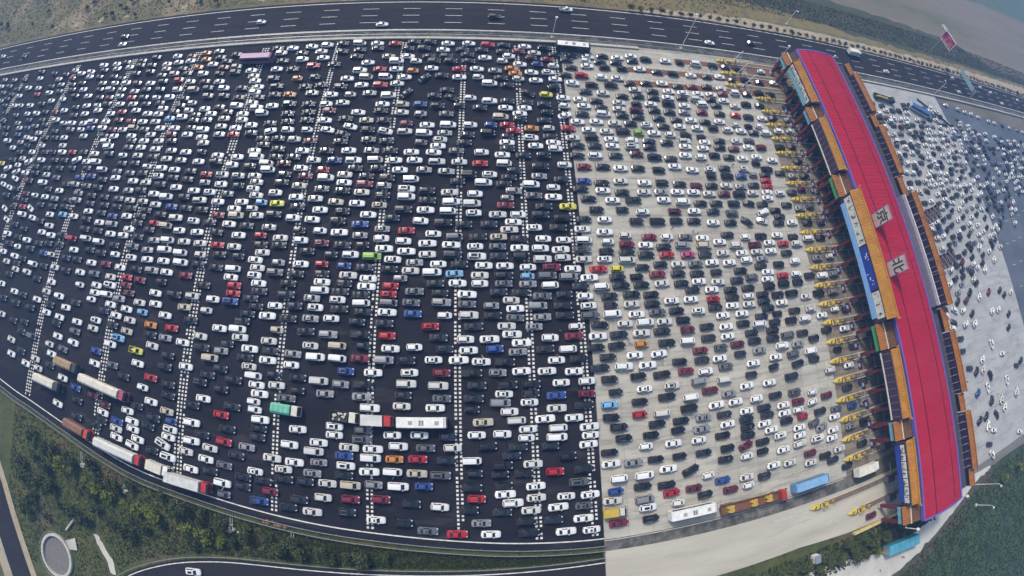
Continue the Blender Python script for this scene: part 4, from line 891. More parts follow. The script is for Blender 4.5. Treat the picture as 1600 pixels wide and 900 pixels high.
TABLE = """-2223,1076,0ss -2219,1038,0sw -2167,997,-1ss -2146,951,1hw -2140,1030,0us -2129,1065,0ss -2098,956,0uk -2087,921,1hk -2083,980,0sk -2049,876,0hg -2049,1003,1ug -2039,1056,1sd
-2027,834,2uk -2003,965,2sw -2001,914,2sw -1972,799,0uk -1960,768,0sm -1958,1003,1uw -1946,910,1hw -1945,861,-1hs -1925,1087,1uk -1908,735,0vw -1908,1050,1sw -1899,819,0ss
-1879,632,0sy -1878,995,-1sw -1867,794,0sw -1867,904,1uw -1863,961,1sr -1860,863,-3sw -1856,763,0sb -1847,702,0sw -1825,576,0sw -1823,830,1sg -1814,611,18uw -1813,1066,1hk
-1808,725,3ss -1805,791,1hb -1804,646,1ug -1801,543,-12sw -1786,906,1uk -1786,859,-3uw -1784,995,-1sg -1782,681,2sg -1778,747,-2sw -1770,960,-1uw -1756,1030,1sw -1753,624,-1sw
-1751,796,1us -1747,530,-12sw -1746,498,1uk -1745,708,-1hk -1741,594,24uw -1739,652,0sw -1732,863,-1sk -1727,824,1sk -1727,917,2sw -1727,566,-15uw -1726,447,-23sw -1721,1051,-2hd
-1720,736,1uw -1718,997,1ss -1706,764,1sw -1705,963,1ss -1695,524,2uk -1691,679,-2sw -1688,800,0hd -1685,405,-18sw -1684,637,19uw -1674,590,0uw -1671,487,3sd -1671,1067,-2sw
-1671,455,0sk -1664,858,-3sr -1662,1024,-2sr -1653,919,-1sw -1647,740,0sk -1644,705,1sw -1642,353,-2uw -1638,989,0sk -1637,288,-1sw -1631,558,0vm -1627,617,-2sk -1626,819,2uw
-1621,390,0sk -1621,963,3sk -1619,507,0sm -1614,482,2sk -1613,1044,0uw -1612,319,-2ud -1610,590,1uk -1610,457,0sr -1604,677,0sk -1604,862,1sw -1603,643,0uw -1602,767,0sk
-1598,256,-3sw -1591,428,-3vw -1589,179,-4sw -1583,738,-2sk -1578,991,2sk -1577,928,0uk -1574,345,0sk -1564,801,1hw -1559,215,-1sg -1556,134,-3uk -1556,453,-23sw -1556,312,1hw
-1555,502,0hw -1554,1046,-2uw -1554,278,-4uw -1553,676,-1hk -1551,376,1hg -1551,610,1sg -1548,1021,0sw -1546,957,0sw -1543,81,-3sw -1541,872,1sd -1535,552,1vw -1535,584,-2sw
-1533,256,-3sk -1529,235,-6sw -1526,835,0sk -1525,419,-9sw -1522,736,0sw -1522,642,0sd -1513,798,1uw -1510,338,-1uw -1510,702,0sw -1504,770,-1us -1504,468,0sk -1504,274,-3hg
-1501,162,-3sw -1495,922,1sw -1493,1072,0uw -1493,674,-1uw -1493,498,1sw -1492,528,-1sg -1486,1014,-3sk -1477,311,0ug -1477,1046,1sg -1475,875,2sw -1475,128,-6ug -1473,609,0sk
-1472,409,-1uk -1470,71,-4sk -1470,572,-2ss -1464,641,-1sk -1462,838,0sw -1457,11,-8sw -1456,232,-6uw -1449,157,-2sd -1445,979,-1ss -1445,795,2sw -1445,948,0sk -1442,371,-1sw
-1442,-32,-7sw -1440,332,1sd -1440,767,0hw -1436,673,0sr -1434,493,-2ss -1433,261,-5vw -1429,435,-1sw -1427,464,-2ud -1423,523,0sw -1421,909,0sd -1419,1072,0sw -1413,43,-2sk
-1411,739,-1sw -1409,395,-1uw -1408,871,0hw -1407,75,-4sk -1403,1046,-2sw -1401,548,2sk -1399,609,2hg -1399,302,-3sb -1398,1006,-1sg -1395,849,2sw -1394,216,-2sk -1393,-14,-9sd
-1392,799,3vw -1392,772,0sb -1390,641,22uw -1390,123,-2uk -1387,335,1sg -1383,363,0uw -1379,943,0vw -1378,260,-2sk -1373,672,3sg -1369,972,-1hw -1366,1075,0sk -1366,152,-3sw
-1365,466,1sd -1365,904,0sm -1361,489,2sk -1359,438,-2sc -1357,875,-2ud -1357,-47,-7sw -1351,300,-2hw -1350,38,-5vs -1348,548,-2us -1346,993,1sk -1335,634,-1sw -1335,573,0ub
-1333,1047,0sw -1327,182,-4sw -1326,334,2sk -1324,367,0uk -1323,769,0uw -1321,796,-2sw -1321,609,0sd -1318,261,-2sw -1315,214,-4sw -1315,937,1ss -1314,830,0sw -1313,-25,-6sw
-1313,514,1us -1309,491,-2us -1308,665,-1sw -1307,907,1hw -1306,967,1uw -1303,119,-4sw -1298,434,-2sw -1297,735,-3ud -1296,145,-5sk -1290,-50,-8hw -1286,543,0ss -1286,870,1sw
-1282,633,0vw -1280,579,0sb -1280,1073,1sd -1279,1010,1ud -1275,296,-2sd -1275,1049,2uk -1274,712,1vw -1271,359,-2vr -1269,760,-1sm -1258,834,0sr -1258,175,-4uw -1258,256,-4uk
-1257,799,1sm -1256,28,-4hw -1250,691,2vw -1247,324,-1sw -1245,509,-1sk -1245,93,-6sk -1245,733,0sw -1245,961,-2um -1242,896,1sr -1241,924,-2sw -1240,2,-6sw -1240,481,-1sk
-1239,-31,-6sg -1236,113,-5sw -1235,603,0vw -1234,454,2sw -1234,663,1ud -1230,426,1uk -1227,538,-1uk -1226,57,-5sw -1223,394,-2uk -1219,295,-2sd -1219,866,0sw -1218,567,-1sd
-1216,145,-1sw -1216,758,1sw -1214,1043,0uk -1210,1082,1uk -1206,1011,2uk -1202,364,-2vw -1193,24,-7ss -1189,257,-3sw -1188,837,-2sw -1188,790,0ur -1187,928,1sk -1181,505,-2sk
-1179,-132,-9sw -1178,956,0sw -1177,165,-2sg -1177,891,-1ud -1174,219,-4hw -1172,-57,-6sw -1172,329,0sk -1171,451,0sg -1168,478,-1sg -1165,419,0sw -1163,763,-1vt -1163,597,1ss
-1161,392,-2sk -1161,656,2hw -1159,574,1sw -1159,731,-2sw -1154,862,1sd -1154,626,1sd -1153,687,1ss -1152,110,-3sw -1151,82,-4us -1149,710,1sd -1149,290,-2sw -1149,49,-6uw
-1149,534,0sw -1140,990,0ss -1140,1043,2sw -1139,357,-1vw -1133,787,0sw -1132,1019,-1st -1126,820,-2sw -1123,258,-1us -1118,323,-1uk -1118,959,2ug -1116,442,-2sb -1115,922,2ud
-1114,887,2hw -1113,501,0ss -1112,-73,-7sb -1110,182,-1hw -1110,755,-3ss -1108,474,-2hg -1107,1079,0sw -1105,416,0vs -1102,225,-4sw -1102,203,-2sw -1101,591,-1ss -1100,385,-1sw
-1099,-106,-7sk -1095,626,3sd -1094,655,0sw -1093,685,0sw -1091,-150,-7ug -1090,710,0sw -1088,863,0sk -1087,1047,0sw -1085,291,-1sr -1081,530,1ss -1081,992,1ut -1079,101,-4sw
-1074,563,0sw -1074,816,-1sw -1073,785,-1sw -1072,351,-1sg -1072,125,-3uw -1072,733,1sw -1061,837,0uw -1060,497,-2sw -1055,323,-1hw -1054,1013,0sg -1053,445,-1sw -1053,885,1uw
-1052,255,-2sw -1050,41,-4sb -1049,156,-2sd -1049,203,0vw -1048,6,-6sw -1045,960,-1ur -1045,591,2sk -1044,231,-4uw -1043,383,1uw -1043,471,1sk -1040,758,-1sw -1037,-81,-6sm
-1037,1072,1sm -1033,614,0hw -1033,1049,1sw -1032,917,0uw -1028,404,-1sw -1027,649,1sk -1027,176,-3sw -1026,531,0uk -1026,678,0sw -1025,708,3sw -1022,286,-3sw -1021,988,-1sk
-1017,558,2sw -1014,795,0sc -1014,-158,-7sk -1005,494,1ss -1004,120,-5sg -1004,821,1sd -1001,425,0sg -997,67,-4uw -997,148,-4sw -996,446,1sk -996,196,-1us -995,-140,-10sk
-992,-119,-9sw -992,351,0us -990,846,-1sk -990,949,-1sw -987,259,0sr -987,318,-1uw -985,875,0sd -984,-98,-4hm -983,237,-3sr -983,382,-2sg -983,1014,-1so -980,731,0ur
-980,466,-2sk -979,12,-2ss -977,756,-1sw -976,1082,-1so -973,581,1uw -971,88,-4uc -970,608,2uw -970,707,1sk -969,521,-1sw -965,216,-2sm -964,642,2sw -963,1050,0so
-962,799,1uw -961,170,-4sw -960,912,1vt -957,286,-5sk -956,671,2ss -955,553,1ug -949,486,-1sw -948,982,-1uw -947,406,1sk -945,110,-5st -945,825,-2hw -942,855,1hw
-941,141,-3sw -938,-152,-6sw -936,-132,-6sb -934,256,-3sr -934,-174,-8sw -933,427,-1hr -932,345,1ss -932,-11,-4sk -926,945,1sk -924,1024,-2sw -924,317,2sw -921,1085,1ss
-919,455,-1sk -918,193,-2sw -917,375,2ss -917,603,-1sw -915,512,0vw -914,730,0sw -913,576,0sk -910,754,0sk -910,804,2sk -909,783,0sg -904,636,0ss -903,-98,-4sw
-902,1054,0sd -901,915,1uk -900,168,-3hc -899,63,-4py -896,287,-1us -895,665,-1sw -889,544,0sw -888,881,-1us -887,30,-5sw -885,481,-1sb -885,421,-3vt -882,-122,-6uw
-881,828,-1sw -879,977,-1hk -879,-142,-6sw -876,-184,-11uw -873,-80,-2sk -871,1005,-1sr -868,1033,-2sg -867,225,-4sw -867,350,2vw -865,941,0sw -864,378,0vw -863,317,-1sw
-863,137,-2so -860,-165,-7sw -859,195,-2sw -859,-29,-5hw -858,112,-5sk -857,783,1ss -857,746,1uw -856,447,0uw -855,571,0sd -853,258,0hk -853,598,2sk -852,718,0sw
-848,513,2ug -848,807,0sw -846,83,-6sw -843,286,-2sw -839,697,1sw -839,1063,-2sg -836,0,-3sr -835,911,-2uw -834,631,-1sw -833,664,-1hk -832,409,1uw -830,478,-2sd
-829,-124,-6sk -826,-61,-4sw -825,832,-1sk -823,877,-1ud -819,534,1sw -819,168,-2sw -818,1004,-1us -815,980,0ug -812,-100,-5ud -809,-184,-2uk -808,344,0vw -806,109,-1ss
-806,377,1sw -800,317,-2vw -800,227,-1uk -793,35,-1ud -793,757,1sw -791,787,0st -790,137,-1sr -790,440,-3uw -790,587,2ur -789,727,0ss -788,65,-2uk -787,811,-1sk
-787,561,1hs -787,504,1uw -776,-8,-3sg -776,-161,-20uw -775,282,0sr -772,-77,-4st -772,-36,-5sk -772,475,0sk -770,652,0sw -769,407,2sw -769,630,3ud -765,908,0sg
-762,868,2sk -761,-140,-5sw -760,530,0uw -760,196,1st -759,836,-1uw -757,-190,-6uw -756,-120,-5uw -754,-99,-3hb -753,983,1sw -750,375,2sw -747,104,-2sw -741,343,-2hw
-740,228,-1uw -740,316,-3sk -737,749,-1sw -736,726,0sr -735,957,0sw -734,437,1sg -733,587,-1uw -732,164,-2sk -729,556,-2sw -727,44,-1sw -727,802,2sw -724,501,-1sw
-723,780,-1sw -723,936,0sw -712,460,1sr -711,260,-1sk -709,888,-3uw -709,619,1uw -706,845,-2sw -705,410,-4sk -705,-166,-4sw -704,909,2sw -699,646,1sw -699,526,-1ss
-695,-48,-2sk -695,126,-3sw -691,373,0sr -691,-92,-1uw -688,-207,-4sw -688,866,1sk -688,-137,0uw -687,194,-1hw -685,98,-2ug -683,759,0sw -683,824,2uw -681,311,-3sd
-680,1081,1sk -679,347,1sk -678,12,-2uk -677,583,1us -675,730,1sd -673,225,-1uw -669,435,-2sw -668,552,2hk -664,481,-1sw -664,-28,-1sw -661,1057,2uw -660,-116,-4sk
-658,32,-1sd -657,803,-1vw -657,984,0sw -657,943,2ud -656,75,0vt -652,461,0vt -647,615,3uk -646,667,2sw -645,502,2sw -645,-175,-3sw -644,1020,0sk -640,152,-1sw
-638,371,-1sw -635,-146,-4sw -635,908,3ud -632,875,0sk -632,-202,-1sk -632,647,-3vw -631,404,0sw -630,287,-2sw -630,831,0sw -629,709,-1sk -626,96,1us -626,310,1vw
-624,1078,0sw -623,584,-2sw -622,688,0sk -622,52,-4ud -619,224,0ub -618,345,-1hg -618,543,0uw -618,764,1sk -615,266,-1ur -615,2,-2uk -615,245,-1sr -612,432,-1sd
-612,564,-2ss -611,115,0hg -610,736,16uw -609,-60,-2sr -606,483,0hw -603,523,-2sw -598,981,2sd -596,-225,-3uw -596,-124,-4ur -594,624,-2vw -593,-181,-3ss -591,-252,-2hs
-589,-92,-1sk -588,463,1sw -586,155,0vw -584,604,0vw -582,29,-2uk -582,1053,-1sk -581,502,-1hc -580,874,-4so -580,-36,-4sg -577,709,0sd -577,135,1sw -576,176,0uk
-574,1023,2uw -571,836,0uk -570,646,-2sk -570,939,0ho -568,673,-1sk -567,799,0sk -566,338,-2sw -563,196,-1sd -563,406,0hr -561,-152,-3sg -561,297,-2uw -561,236,1sd
-560,769,-1sd -557,380,1uk -556,87,0sk -556,317,-1sw -554,1082,-2sw -553,740,-1uw -549,359,2sw -546,109,0sw -545,276,-1sw -545,532,1uw -543,66,-1sw -543,430,0ss
-543,216,0sk -541,-202,-1sk -540,256,0sd -540,-223,-4ug -539,625,1sm -536,467,0uk -534,-128,-2ss -533,904,-1sk -533,500,1sy -532,564,1uk -528,589,-1ud -527,45,-2vw
-527,992,2ur -524,706,1uw -522,-17,-3hw -518,-36,-3hw -518,24,-3sw -514,1057,1sw -513,646,-1sk -510,-183,-2sw -510,943,-1hk -508,3,-1sw -508,195,1sw -506,834,1sk
-506,-100,-1ug -505,878,-1ss -504,401,2sw -504,381,2sk -503,308,0us -503,-79,-3sk -501,-58,1uw -501,1027,1sw -499,803,1sg -499,1086,0uw -498,774,-2sd -498,-252,0pb
-498,334,-1hs -496,133,0sw -494,86,0sw -490,739,0hw -490,667,0sw -490,222,0sw -489,110,-2sg -488,-203,-3sk -483,610,-2sw -480,909,3sk -480,520,1sw -478,459,0uw
-477,162,-3ht -477,555,-1st -474,53,-1hd -472,700,1sm -470,-225,-2ur -470,492,-1sg -467,-145,-2sw -465,28,1sw -464,585,-1sr -463,252,1ud -462,281,-1sk -456,997,0sk
-453,424,1hk -451,192,1sk -449,833,1uw -449,636,0sw -446,1092,1sd -444,397,-1uw -444,307,0sk -441,773,-2sw -440,870,2sw -440,1054,0sg -438,-168,1sw -437,225,0ug
-437,0,0ss -436,-191,1sk -435,333,0sw -433,808,-1ur -431,80,0sw -429,107,-2ss -426,739,-11sw -425,-257,4sk -424,-108,-1uw -423,517,0sw -422,456,-2sw -422,368,0sk
-416,667,-3sd -415,901,-2uk -415,605,0hr -412,51,1sk -411,-148,0sw -410,21,-1hk -409,546,2ss -405,-70,2sw -404,484,0sw -403,580,0vw -401,164,2sk -400,934,-1sw
-398,-234,-1ug -397,838,0sw -395,425,-1hw -394,247,-2ss -392,196,-1ss -387,636,0sb -386,1030,0sg -386,1090,-1vw -386,391,0ur -386,130,-1sw -383,-190,0ug -382,224,-1uw
-380,1060,1sk -379,698,0sd -378,335,0hr -378,869,0hw -377,778,0sk -376,723,-21sd -375,268,1vw -375,310,0uk -372,289,-1sw -371,104,0vw -367,-260,0sw -367,-169,0ss
-364,-117,0vw -364,967,1uw -363,508,-3st -359,48,0vw -358,750,-14sw -356,361,1hg -353,-96,0sw -352,-142,1ss -350,454,0uk -350,591,-1sw -350,668,1sw -349,542,-1sk
-349,907,2sw -348,566,-1sw -343,160,0us -343,1001,2sw -342,19,1ss -342,422,1sw -342,801,-3sw -341,481,1ud -341,-223,0uw -339,199,0sw -339,939,-3vt -331,636,0uw
-331,-189,0sw -329,388,-2sg -327,246,0uw -325,1088,1sw -323,611,-1sk -322,267,1sd -321,1066,-1sk -321,224,0sk -319,333,0hb -318,874,1ss -318,134,-1vt -316,-75,0sw
-316,-55,-1uw -316,104,-3vw -314,288,-2uk -313,772,0st -306,309,0sw -305,44,-3us -305,363,0uw -304,505,-1sw -303,738,-1uk -300,972,0sr -297,705,1ss -295,538,0sw
-294,75,0ub -292,-121,0sb -292,-166,-1sk -289,562,0ur -289,906,1ur -289,446,2sb -288,-144,0uw -288,586,-1sk -286,415,1ss -285,-252,0ug -284,668,-2ss -281,-101,-1sw
-279,1028,-1st -277,-188,-1vt -277,-221,0ur -277,939,-1vw -276,389,1hk -274,194,-2sd -274,807,0sk -272,831,1sw -270,473,-1sw -269,261,2sk -269,637,2vw -266,240,2vw
-265,1087,2sr -265,331,0sd -264,164,-1pk -261,107,0sr -260,219,-1sk -260,772,0sk -259,612,2sk -258,865,1vw -257,282,-1sw -255,137,0hg -254,18,1ss -254,302,-1sw
-251,-80,1us -251,47,0pk -251,733,-11uw -250,1007,1vw -249,360,0vn -249,-59,1us -247,972,2sw -244,700,0sg -243,501,-1st -237,529,1uk -237,912,-1sw -236,558,0us
-234,-7,0uw -234,-154,2sw -231,-122,0vw -230,582,-1uk -230,668,0sk -229,75,1sw -229,408,2uw -229,434,0ss -226,-101,0sw -224,-183,-1us -220,381,1sw -220,-265,0sw
-220,1065,-1sd -216,938,1sw -215,637,2sw -215,1028,-2sw -211,801,-1sw -211,831,-3ut -208,-216,0ur -208,193,0sg -206,465,1sd -205,106,0vs -204,874,50sd -202,328,-1sk
-202,1095,1sk -202,220,-1sw -201,264,1ur -199,243,-1vs -199,163,1ur -197,285,0ur -197,607,0sw -196,353,-1sw -195,733,1uw -193,965,-1ho -193,761,2hr -190,133,-1sw
-187,1007,-1hw -182,-67,1sw -181,-151,-1vw -178,489,0uk -177,-122,1so -174,549,0uw -174,305,1hs -173,526,0vw -172,402,-1uw -170,664,1sw -169,-184,-1vw -168,-92,0uw
-167,1065,-1uk -166,431,2sr -164,578,2vw -163,375,0sw -161,0,0sw -159,638,0sw -158,831,1ub -158,-269,2uk -158,26,0sg -154,935,45sd -154,796,0hs -151,107,1uk
-151,52,1uw -150,325,0sw -148,1094,-2uk -148,1028,1sk -145,696,-2hs -145,245,-2ss -144,78,2uw -141,346,2ss -141,-224,0sk -140,218,-1sb -139,728,-1vw -138,273,1ss
-135,976,0sw -134,138,1hw -132,756,0sw -131,608,-1ss -131,458,-3uw -129,1007,1uk -127,-153,-1st -125,-120,0sr -121,-65,-1sw -120,489,0sw -119,545,0ug -118,865,0sg
-117,517,-2sk -112,-182,0sb -111,397,2sw -110,368,2sw -108,664,-2sw -107,-94,0ss -106,-286,-2ss -106,826,0ud -103,1058,0sw -101,946,-1sk -97,634,0uw -97,685,1sw
-97,188,1ur -97,423,-1sw -97,322,1vw -92,706,2uw -91,1029,0uk -89,1088,0sw -89,109,1sw -88,294,1sg -85,-2,1sw -82,343,1sw -82,887,1sk -80,729,0ss
-79,797,-1ss -78,162,-2sg -78,-229,-4uw -78,49,0uw -76,1008,0uk -76,270,-2sk -75,-156,-1us -73,454,1uk -72,757,0vw -72,247,-2us -70,20,-1ss -70,79,-1ur
-70,604,-2ss -66,858,-24sk -64,215,0hw -63,135,-1ud -62,486,1vw -61,-122,-1sd -59,541,1sw -57,-68,0ud -54,513,2vw -51,394,0sw -48,974,0sr -47,-93,1uw
-47,368,-1vd -46,940,0sw -45,670,-2ss -43,415,2vs -42,827,0hd -42,319,3sc -42,-293,0sr -41,1060,-2sg -39,574,1sg -36,634,0sw -34,295,-1sw -31,109,2sw
-30,343,1sk -24,1038,-1sk -24,697,3sk -21,1090,-1sw -20,450,1sk -19,1010,-1sk -16,724,0sg -15,-237,1sk -15,158,-1uw -11,243,-1ss -11,267,-2sw -10,858,0hw
-9,595,0vk -8,132,1sw -8,758,1uw -7,216,-1uw -7,-185,-1sk -5,-123,1vw -2,-5,-1hk -1,79,0pk 0,509,1vw 1,-152,-1hg 2,20,-1sd 3,-211,-2ur
4,189,1sg 5,482,1uw 7,-64,0sw 8,976,-1sw 8,537,-1uw 9,390,1sw 10,50,-1sg 11,-268,0ss 13,364,-1uw 13,942,1hw 16,416,3sk 19,822,-2sd
20,294,0uw 20,315,0sw 21,630,2sr 21,105,-1sw 22,1062,2sg 22,-35,2st 25,666,1uw 30,571,-1vw 30,-90,2uk 30,340,-1sw 31,-295,-1sw 33,1026,2sw
41,158,1sw 42,1085,1ur 43,731,-1vk 44,451,0sg 47,596,-1uw 47,239,-1hs 48,847,2uw 48,917,1vw 50,215,0sk 51,759,0hb 53,135,2ub 56,-156,1sk
58,79,-2us 58,-244,-1sg 62,-135,0uk 62,9,-1vs 63,-182,0sk 64,-63,-1uw 65,971,0ss 65,390,0ss 65,273,1sd 66,-202,1sw 67,478,1sw 68,365,0sd
68,416,1st 71,29,-1sw 75,104,-2pk 78,294,0ss 79,50,1uk 79,314,0uk 80,789,0vt 82,-223,1uw 82,339,0sw 82,189,0sw 82,-12,-1uw 83,-114,1sd
83,659,0sw 83,941,-1sk 85,568,1sg 87,631,0vw 88,505,0sr 89,1014,0hw 90,1057,1sk 93,526,1hs 94,169,-1sw 95,823,0sw 95,252,-2sw 95,1087,-2sk
96,436,0sw 97,680,-1sk 97,-33,1vw 97,700,0sw 98,720,0hg 98,-94,0sg 99,588,0sk 99,761,0sr 101,849,-1sd 102,912,1sk 103,209,-3ss 104,231,1sw
106,127,2ss 107,457,-1sw 108,-156,0sk 109,-269,0sk 110,1036,0uw 111,547,-1us 113,81,2sw 115,-296,0sk 116,148,0sw 116,741,2sr 116,609,0ud 117,982,-1so
118,-74,0hw 118,271,-2sk 120,386,1sw 120,478,-1uw 121,411,-5sk 121,-243,0sw 122,-54,0sw 124,364,0vk 128,8,0sw 129,961,1so 130,-135,0sw 132,29,1ug
134,50,0uk 134,-187,2sw 134,-214,1sw 137,782,0uk 137,292,1ss 137,312,-1hc 137,803,1sw 138,940,0hw 139,335,0sw 141,658,1sk 142,1060,1sr 145,1002,-1sw
147,186,0ss 152,824,3sw 158,237,0vs 158,567,-1vw 158,845,1sg 160,442,1sw 162,-32,2sw 164,534,-2ss 164,1084,2sw 165,883,-23sk 166,718,-1uw 168,209,1ss
169,751,-1so 170,-270,0sd 171,-96,-1sd 171,261,-1ss 171,132,2sg 172,79,1sw 173,385,-1uw 177,356,-1uw 178,691,0sw 179,-156,-1ur 179,478,0ug 181,969,-3sw
182,593,-1ss 182,-240,2sw 182,411,-1sw 183,1033,0hm 184,158,-2uw 186,313,1vs 187,-76,-1vw 188,623,0uk 189,502,1sk 190,-9,-1sw 191,-55,0vw 191,21,0sb
192,288,1vw 193,936,1sw 195,1056,-1sw 196,104,0sw 197,-300,0sw 199,334,0ur 199,660,-2uk 201,-216,-1sw 202,1006,0hb 204,50,0sw 208,781,2sd 209,-122,1uk
212,841,-1sd 217,530,0sw 219,559,-1hw 219,811,1hk 220,753,2hw 220,236,-1sk 221,879,-1uy 222,724,-1sk 223,212,-2sk 223,442,-2sk 225,129,0vw 225,381,3sw
226,264,0sd 229,1081,-1ud 229,-34,0sw 229,359,1uw 230,703,0sw 232,-185,0us 234,683,0uw 234,972,1uw 235,407,-1sw 235,1029,2sr 236,75,0sw 238,469,1uk
238,-273,-1sw 240,309,-1vs 240,-243,-1ss 242,160,1sr 243,584,1sd 244,-156,2sk 247,913,16ud 248,183,1hw 250,105,0sk 252,329,-1sw 254,502,0sy 254,-6,0sk
254,1002,1hw 255,944,0sw 255,-303,0sw 256,-218,0sw 256,630,-1uw 259,-99,1sw 263,1053,1sg 263,20,-2ur 264,-58,1sw 265,-78,0sw 265,50,1uw 268,284,0sd
272,802,20sw 274,869,0sw 275,838,-2hw 277,755,0sr 278,258,-2sw 281,380,2us 283,354,0sw 284,233,2uw 286,209,1us 287,437,0sw 288,406,-1vw 288,722,2sw
290,965,0sk 293,129,1sk 293,305,2sw 294,465,0sg 294,555,0sk 296,662,-2sk 299,79,2sd 300,695,0sd 300,1032,1sg 301,156,0sw 305,580,0sb 307,-124,-1sk
307,-240,-2sw 308,184,-4sk 309,780,1sw 309,-151,1sw 310,932,-3sw 311,626,1sr 312,999,-1sk 313,526,-1sk 315,-11,0uc 316,1053,2sk 316,-218,2hb 317,-41,-2uk
318,327,2sr 319,-296,1sr 320,50,-1ug 321,104,0sg 321,281,2vw 326,-188,-1vw 326,866,0sw 327,810,-2sk 332,493,0uk 333,18,2hk 334,-66,-1ug 336,841,-1sw
338,353,0sw 340,752,2sw 340,255,3sg 341,231,1hg 343,966,1ur 343,210,1vw 344,-94,0uk 345,374,2uk 346,130,3sk 346,724,0vk 347,428,1sw 348,899,0sg
348,664,1uw 351,464,0sw 352,401,-1hw 352,696,1sk 354,157,1sd 357,575,-1sk 357,551,-1sw 359,78,-2uw 363,-155,-1ss 365,1032,-1hw 367,304,-1sd 367,627,0sk
367,1010,1sw 368,783,-1sw 369,326,0hy 372,928,-1uk 373,183,-2sw 374,282,-1sk 375,1053,-2sw 379,863,-2sk 381,521,1sw 382,-216,-1sk 384,-247,2vs 388,-42,1hr
388,-189,0vw 390,103,0sw 391,-11,-1sk 391,-269,-1uw 391,838,-1sd 393,51,1uk 393,814,-2vw 395,749,1sw 396,232,1sw 397,-298,1uk 397,-120,-1hw 398,349,-1vw
399,257,0sk 401,370,3sk 403,418,0hw 404,392,-1ur 405,721,0sw 405,493,1hd 405,897,-1sw 406,205,-2sw 406,19,0sw 406,698,-2sw 410,129,1ho 410,964,0uw
411,665,1sd 412,-95,-1uk 412,546,2sg 413,157,0sw 413,581,1sw 415,1031,-2sk 419,303,1hk 419,-155,-2sk 419,623,0sw 420,76,0sw 425,780,0sw 426,183,0vw
427,1060,0sk 427,1008,1uk 429,281,0sk 430,-70,0sk 437,932,-1ud 438,328,-1sk 441,459,-2ug 442,522,1pd 442,-222,0sk 445,-45,-1vw 448,751,0vd 448,836,0sw
449,-183,-1sw 452,254,1sk 452,861,-1sw 452,229,0sk 453,101,3sw 453,-244,3sr 454,362,0sk 455,811,-2sg 455,49,2sk 457,389,-1sw 462,-7,1sk 463,207,-2ss
464,486,1uw 464,964,-3sw 467,698,1uw 467,-123,-1sw 468,888,-1sk 468,-271,-3hw 469,157,-1sg 470,720,-1uw 471,1034,-2sg 471,412,0sr 473,624,1sk 477,673,0sm
477,782,2sk 478,19,0uw 478,307,1sr 478,127,-1sk 478,547,2sw 479,181,-1sw 480,1058,2sw 481,-157,0hk 483,-93,1hk 485,577,0sw 487,282,2sw 489,1007,0uk
491,334,0sk 493,-71,-1sk 497,748,-1hn 503,458,-1uk 505,943,1sk 506,833,-1um 507,76,-2sk 507,808,-1sg 507,234,0sw 507,-197,19sk 509,383,0sk 511,859,0hg
512,-243,0sm 514,360,0sr 517,207,0sk 517,919,-1sw 518,-43,1uk 521,50,-1sr 523,892,0sk 523,411,1hw 524,698,-1sg 526,719,2sd 526,-16,0vw 530,779,0uw
531,547,0ss 532,1071,1sw 532,181,0uk 533,1048,3sd 533,664,0ud 535,523,-1sw 536,-126,0sw 536,126,-2vw 538,306,-1sg 538,620,-2uk 540,578,0uk 541,155,2um
541,-265,2uk 543,279,2sk 543,332,2sw 546,-160,-1sd 547,-100,0ss 549,750,0sw 553,1013,1sw 553,21,1vs 553,-218,3hw 555,-72,-1ss 561,863,2sw 561,458,-1uk
562,487,-1um 563,950,-1sk 563,234,0sw 567,386,-2us 569,838,0sk 569,98,-2sr 570,73,0sg 573,259,3sk 575,43,1uw 577,358,2sp 577,890,-1sk 577,807,-1sd
579,917,1sk 580,202,-2uw 580,409,-2ss 582,-7,0sm 583,548,-1sw 585,1061,1ud 585,717,1sk 586,660,0sg 587,777,0sk 592,-239,-1sb 593,633,-1sw 594,517,-1vw
595,-46,2sw 595,303,1sk 596,330,0ss 596,281,0sw 596,574,1sk 598,128,0sg 598,158,1sd 603,747,0hw 604,-126,0sk 606,-188,-2sk 613,-268,-1sm 614,-160,0uk
615,-74,0sg 616,1005,-2sd 617,457,-1sk 621,-100,1sw 621,835,-1sk 622,71,1sw 622,956,0sw 624,487,1sw 625,868,-2uk 627,15,0vw 629,895,1sw 630,99,0us
631,229,0ur 631,256,0sw 631,356,1sg 632,383,-1vt 633,404,-3sw 633,207,-1sk 636,548,0sw 636,-23,0ss 637,48,0ss 638,922,1sw 638,673,0sw 639,804,-1sk
644,780,-2sw 645,705,1sw 646,725,2uw 648,332,1sw 650,623,-2sw 651,512,0sk 651,569,-3um 652,183,0sw 652,-47,1sw 655,276,-2sw 656,152,1sw 656,126,2sw
656,304,1hg 658,748,-8ug 660,1063,1sw 662,-246,-2sw 665,-268,2hw 668,-192,0hw 668,-165,16sm 676,839,-1ss 676,1004,-1uk 678,-139,-1sk 679,-97,3sd 679,451,-1sw
680,-118,4sk 680,947,-1sk 682,899,0sk 682,-76,0sw 683,102,0sm 683,866,0sw 686,391,-1sw 687,75,-1hd 687,207,-2sw 688,486,1sd 688,543,0sw 689,358,2sw
691,669,1uw 691,920,-1sw 691,251,-1sk 692,229,1sk 692,808,0sw 692,-11,3sw 704,329,2sw 704,570,2sk 705,512,0sk 707,702,2sw 707,778,-2sw 712,155,-1sk
712,603,2hk 712,16,-2hg 712,625,-1uw 713,744,1hd 713,182,0sw 716,-255,0ud 717,1062,-1hk 717,-49,1uw 718,-190,1hk 718,277,1sd 718,412,1sk 720,724,0sw
721,-165,0sk 723,45,1sw 732,-119,1sw 734,127,-1sg 735,898,-2vw 736,304,-1sk 737,953,2sr 738,-77,-1sd 739,380,0vw 739,450,0sk 739,104,0sk 741,543,1sm
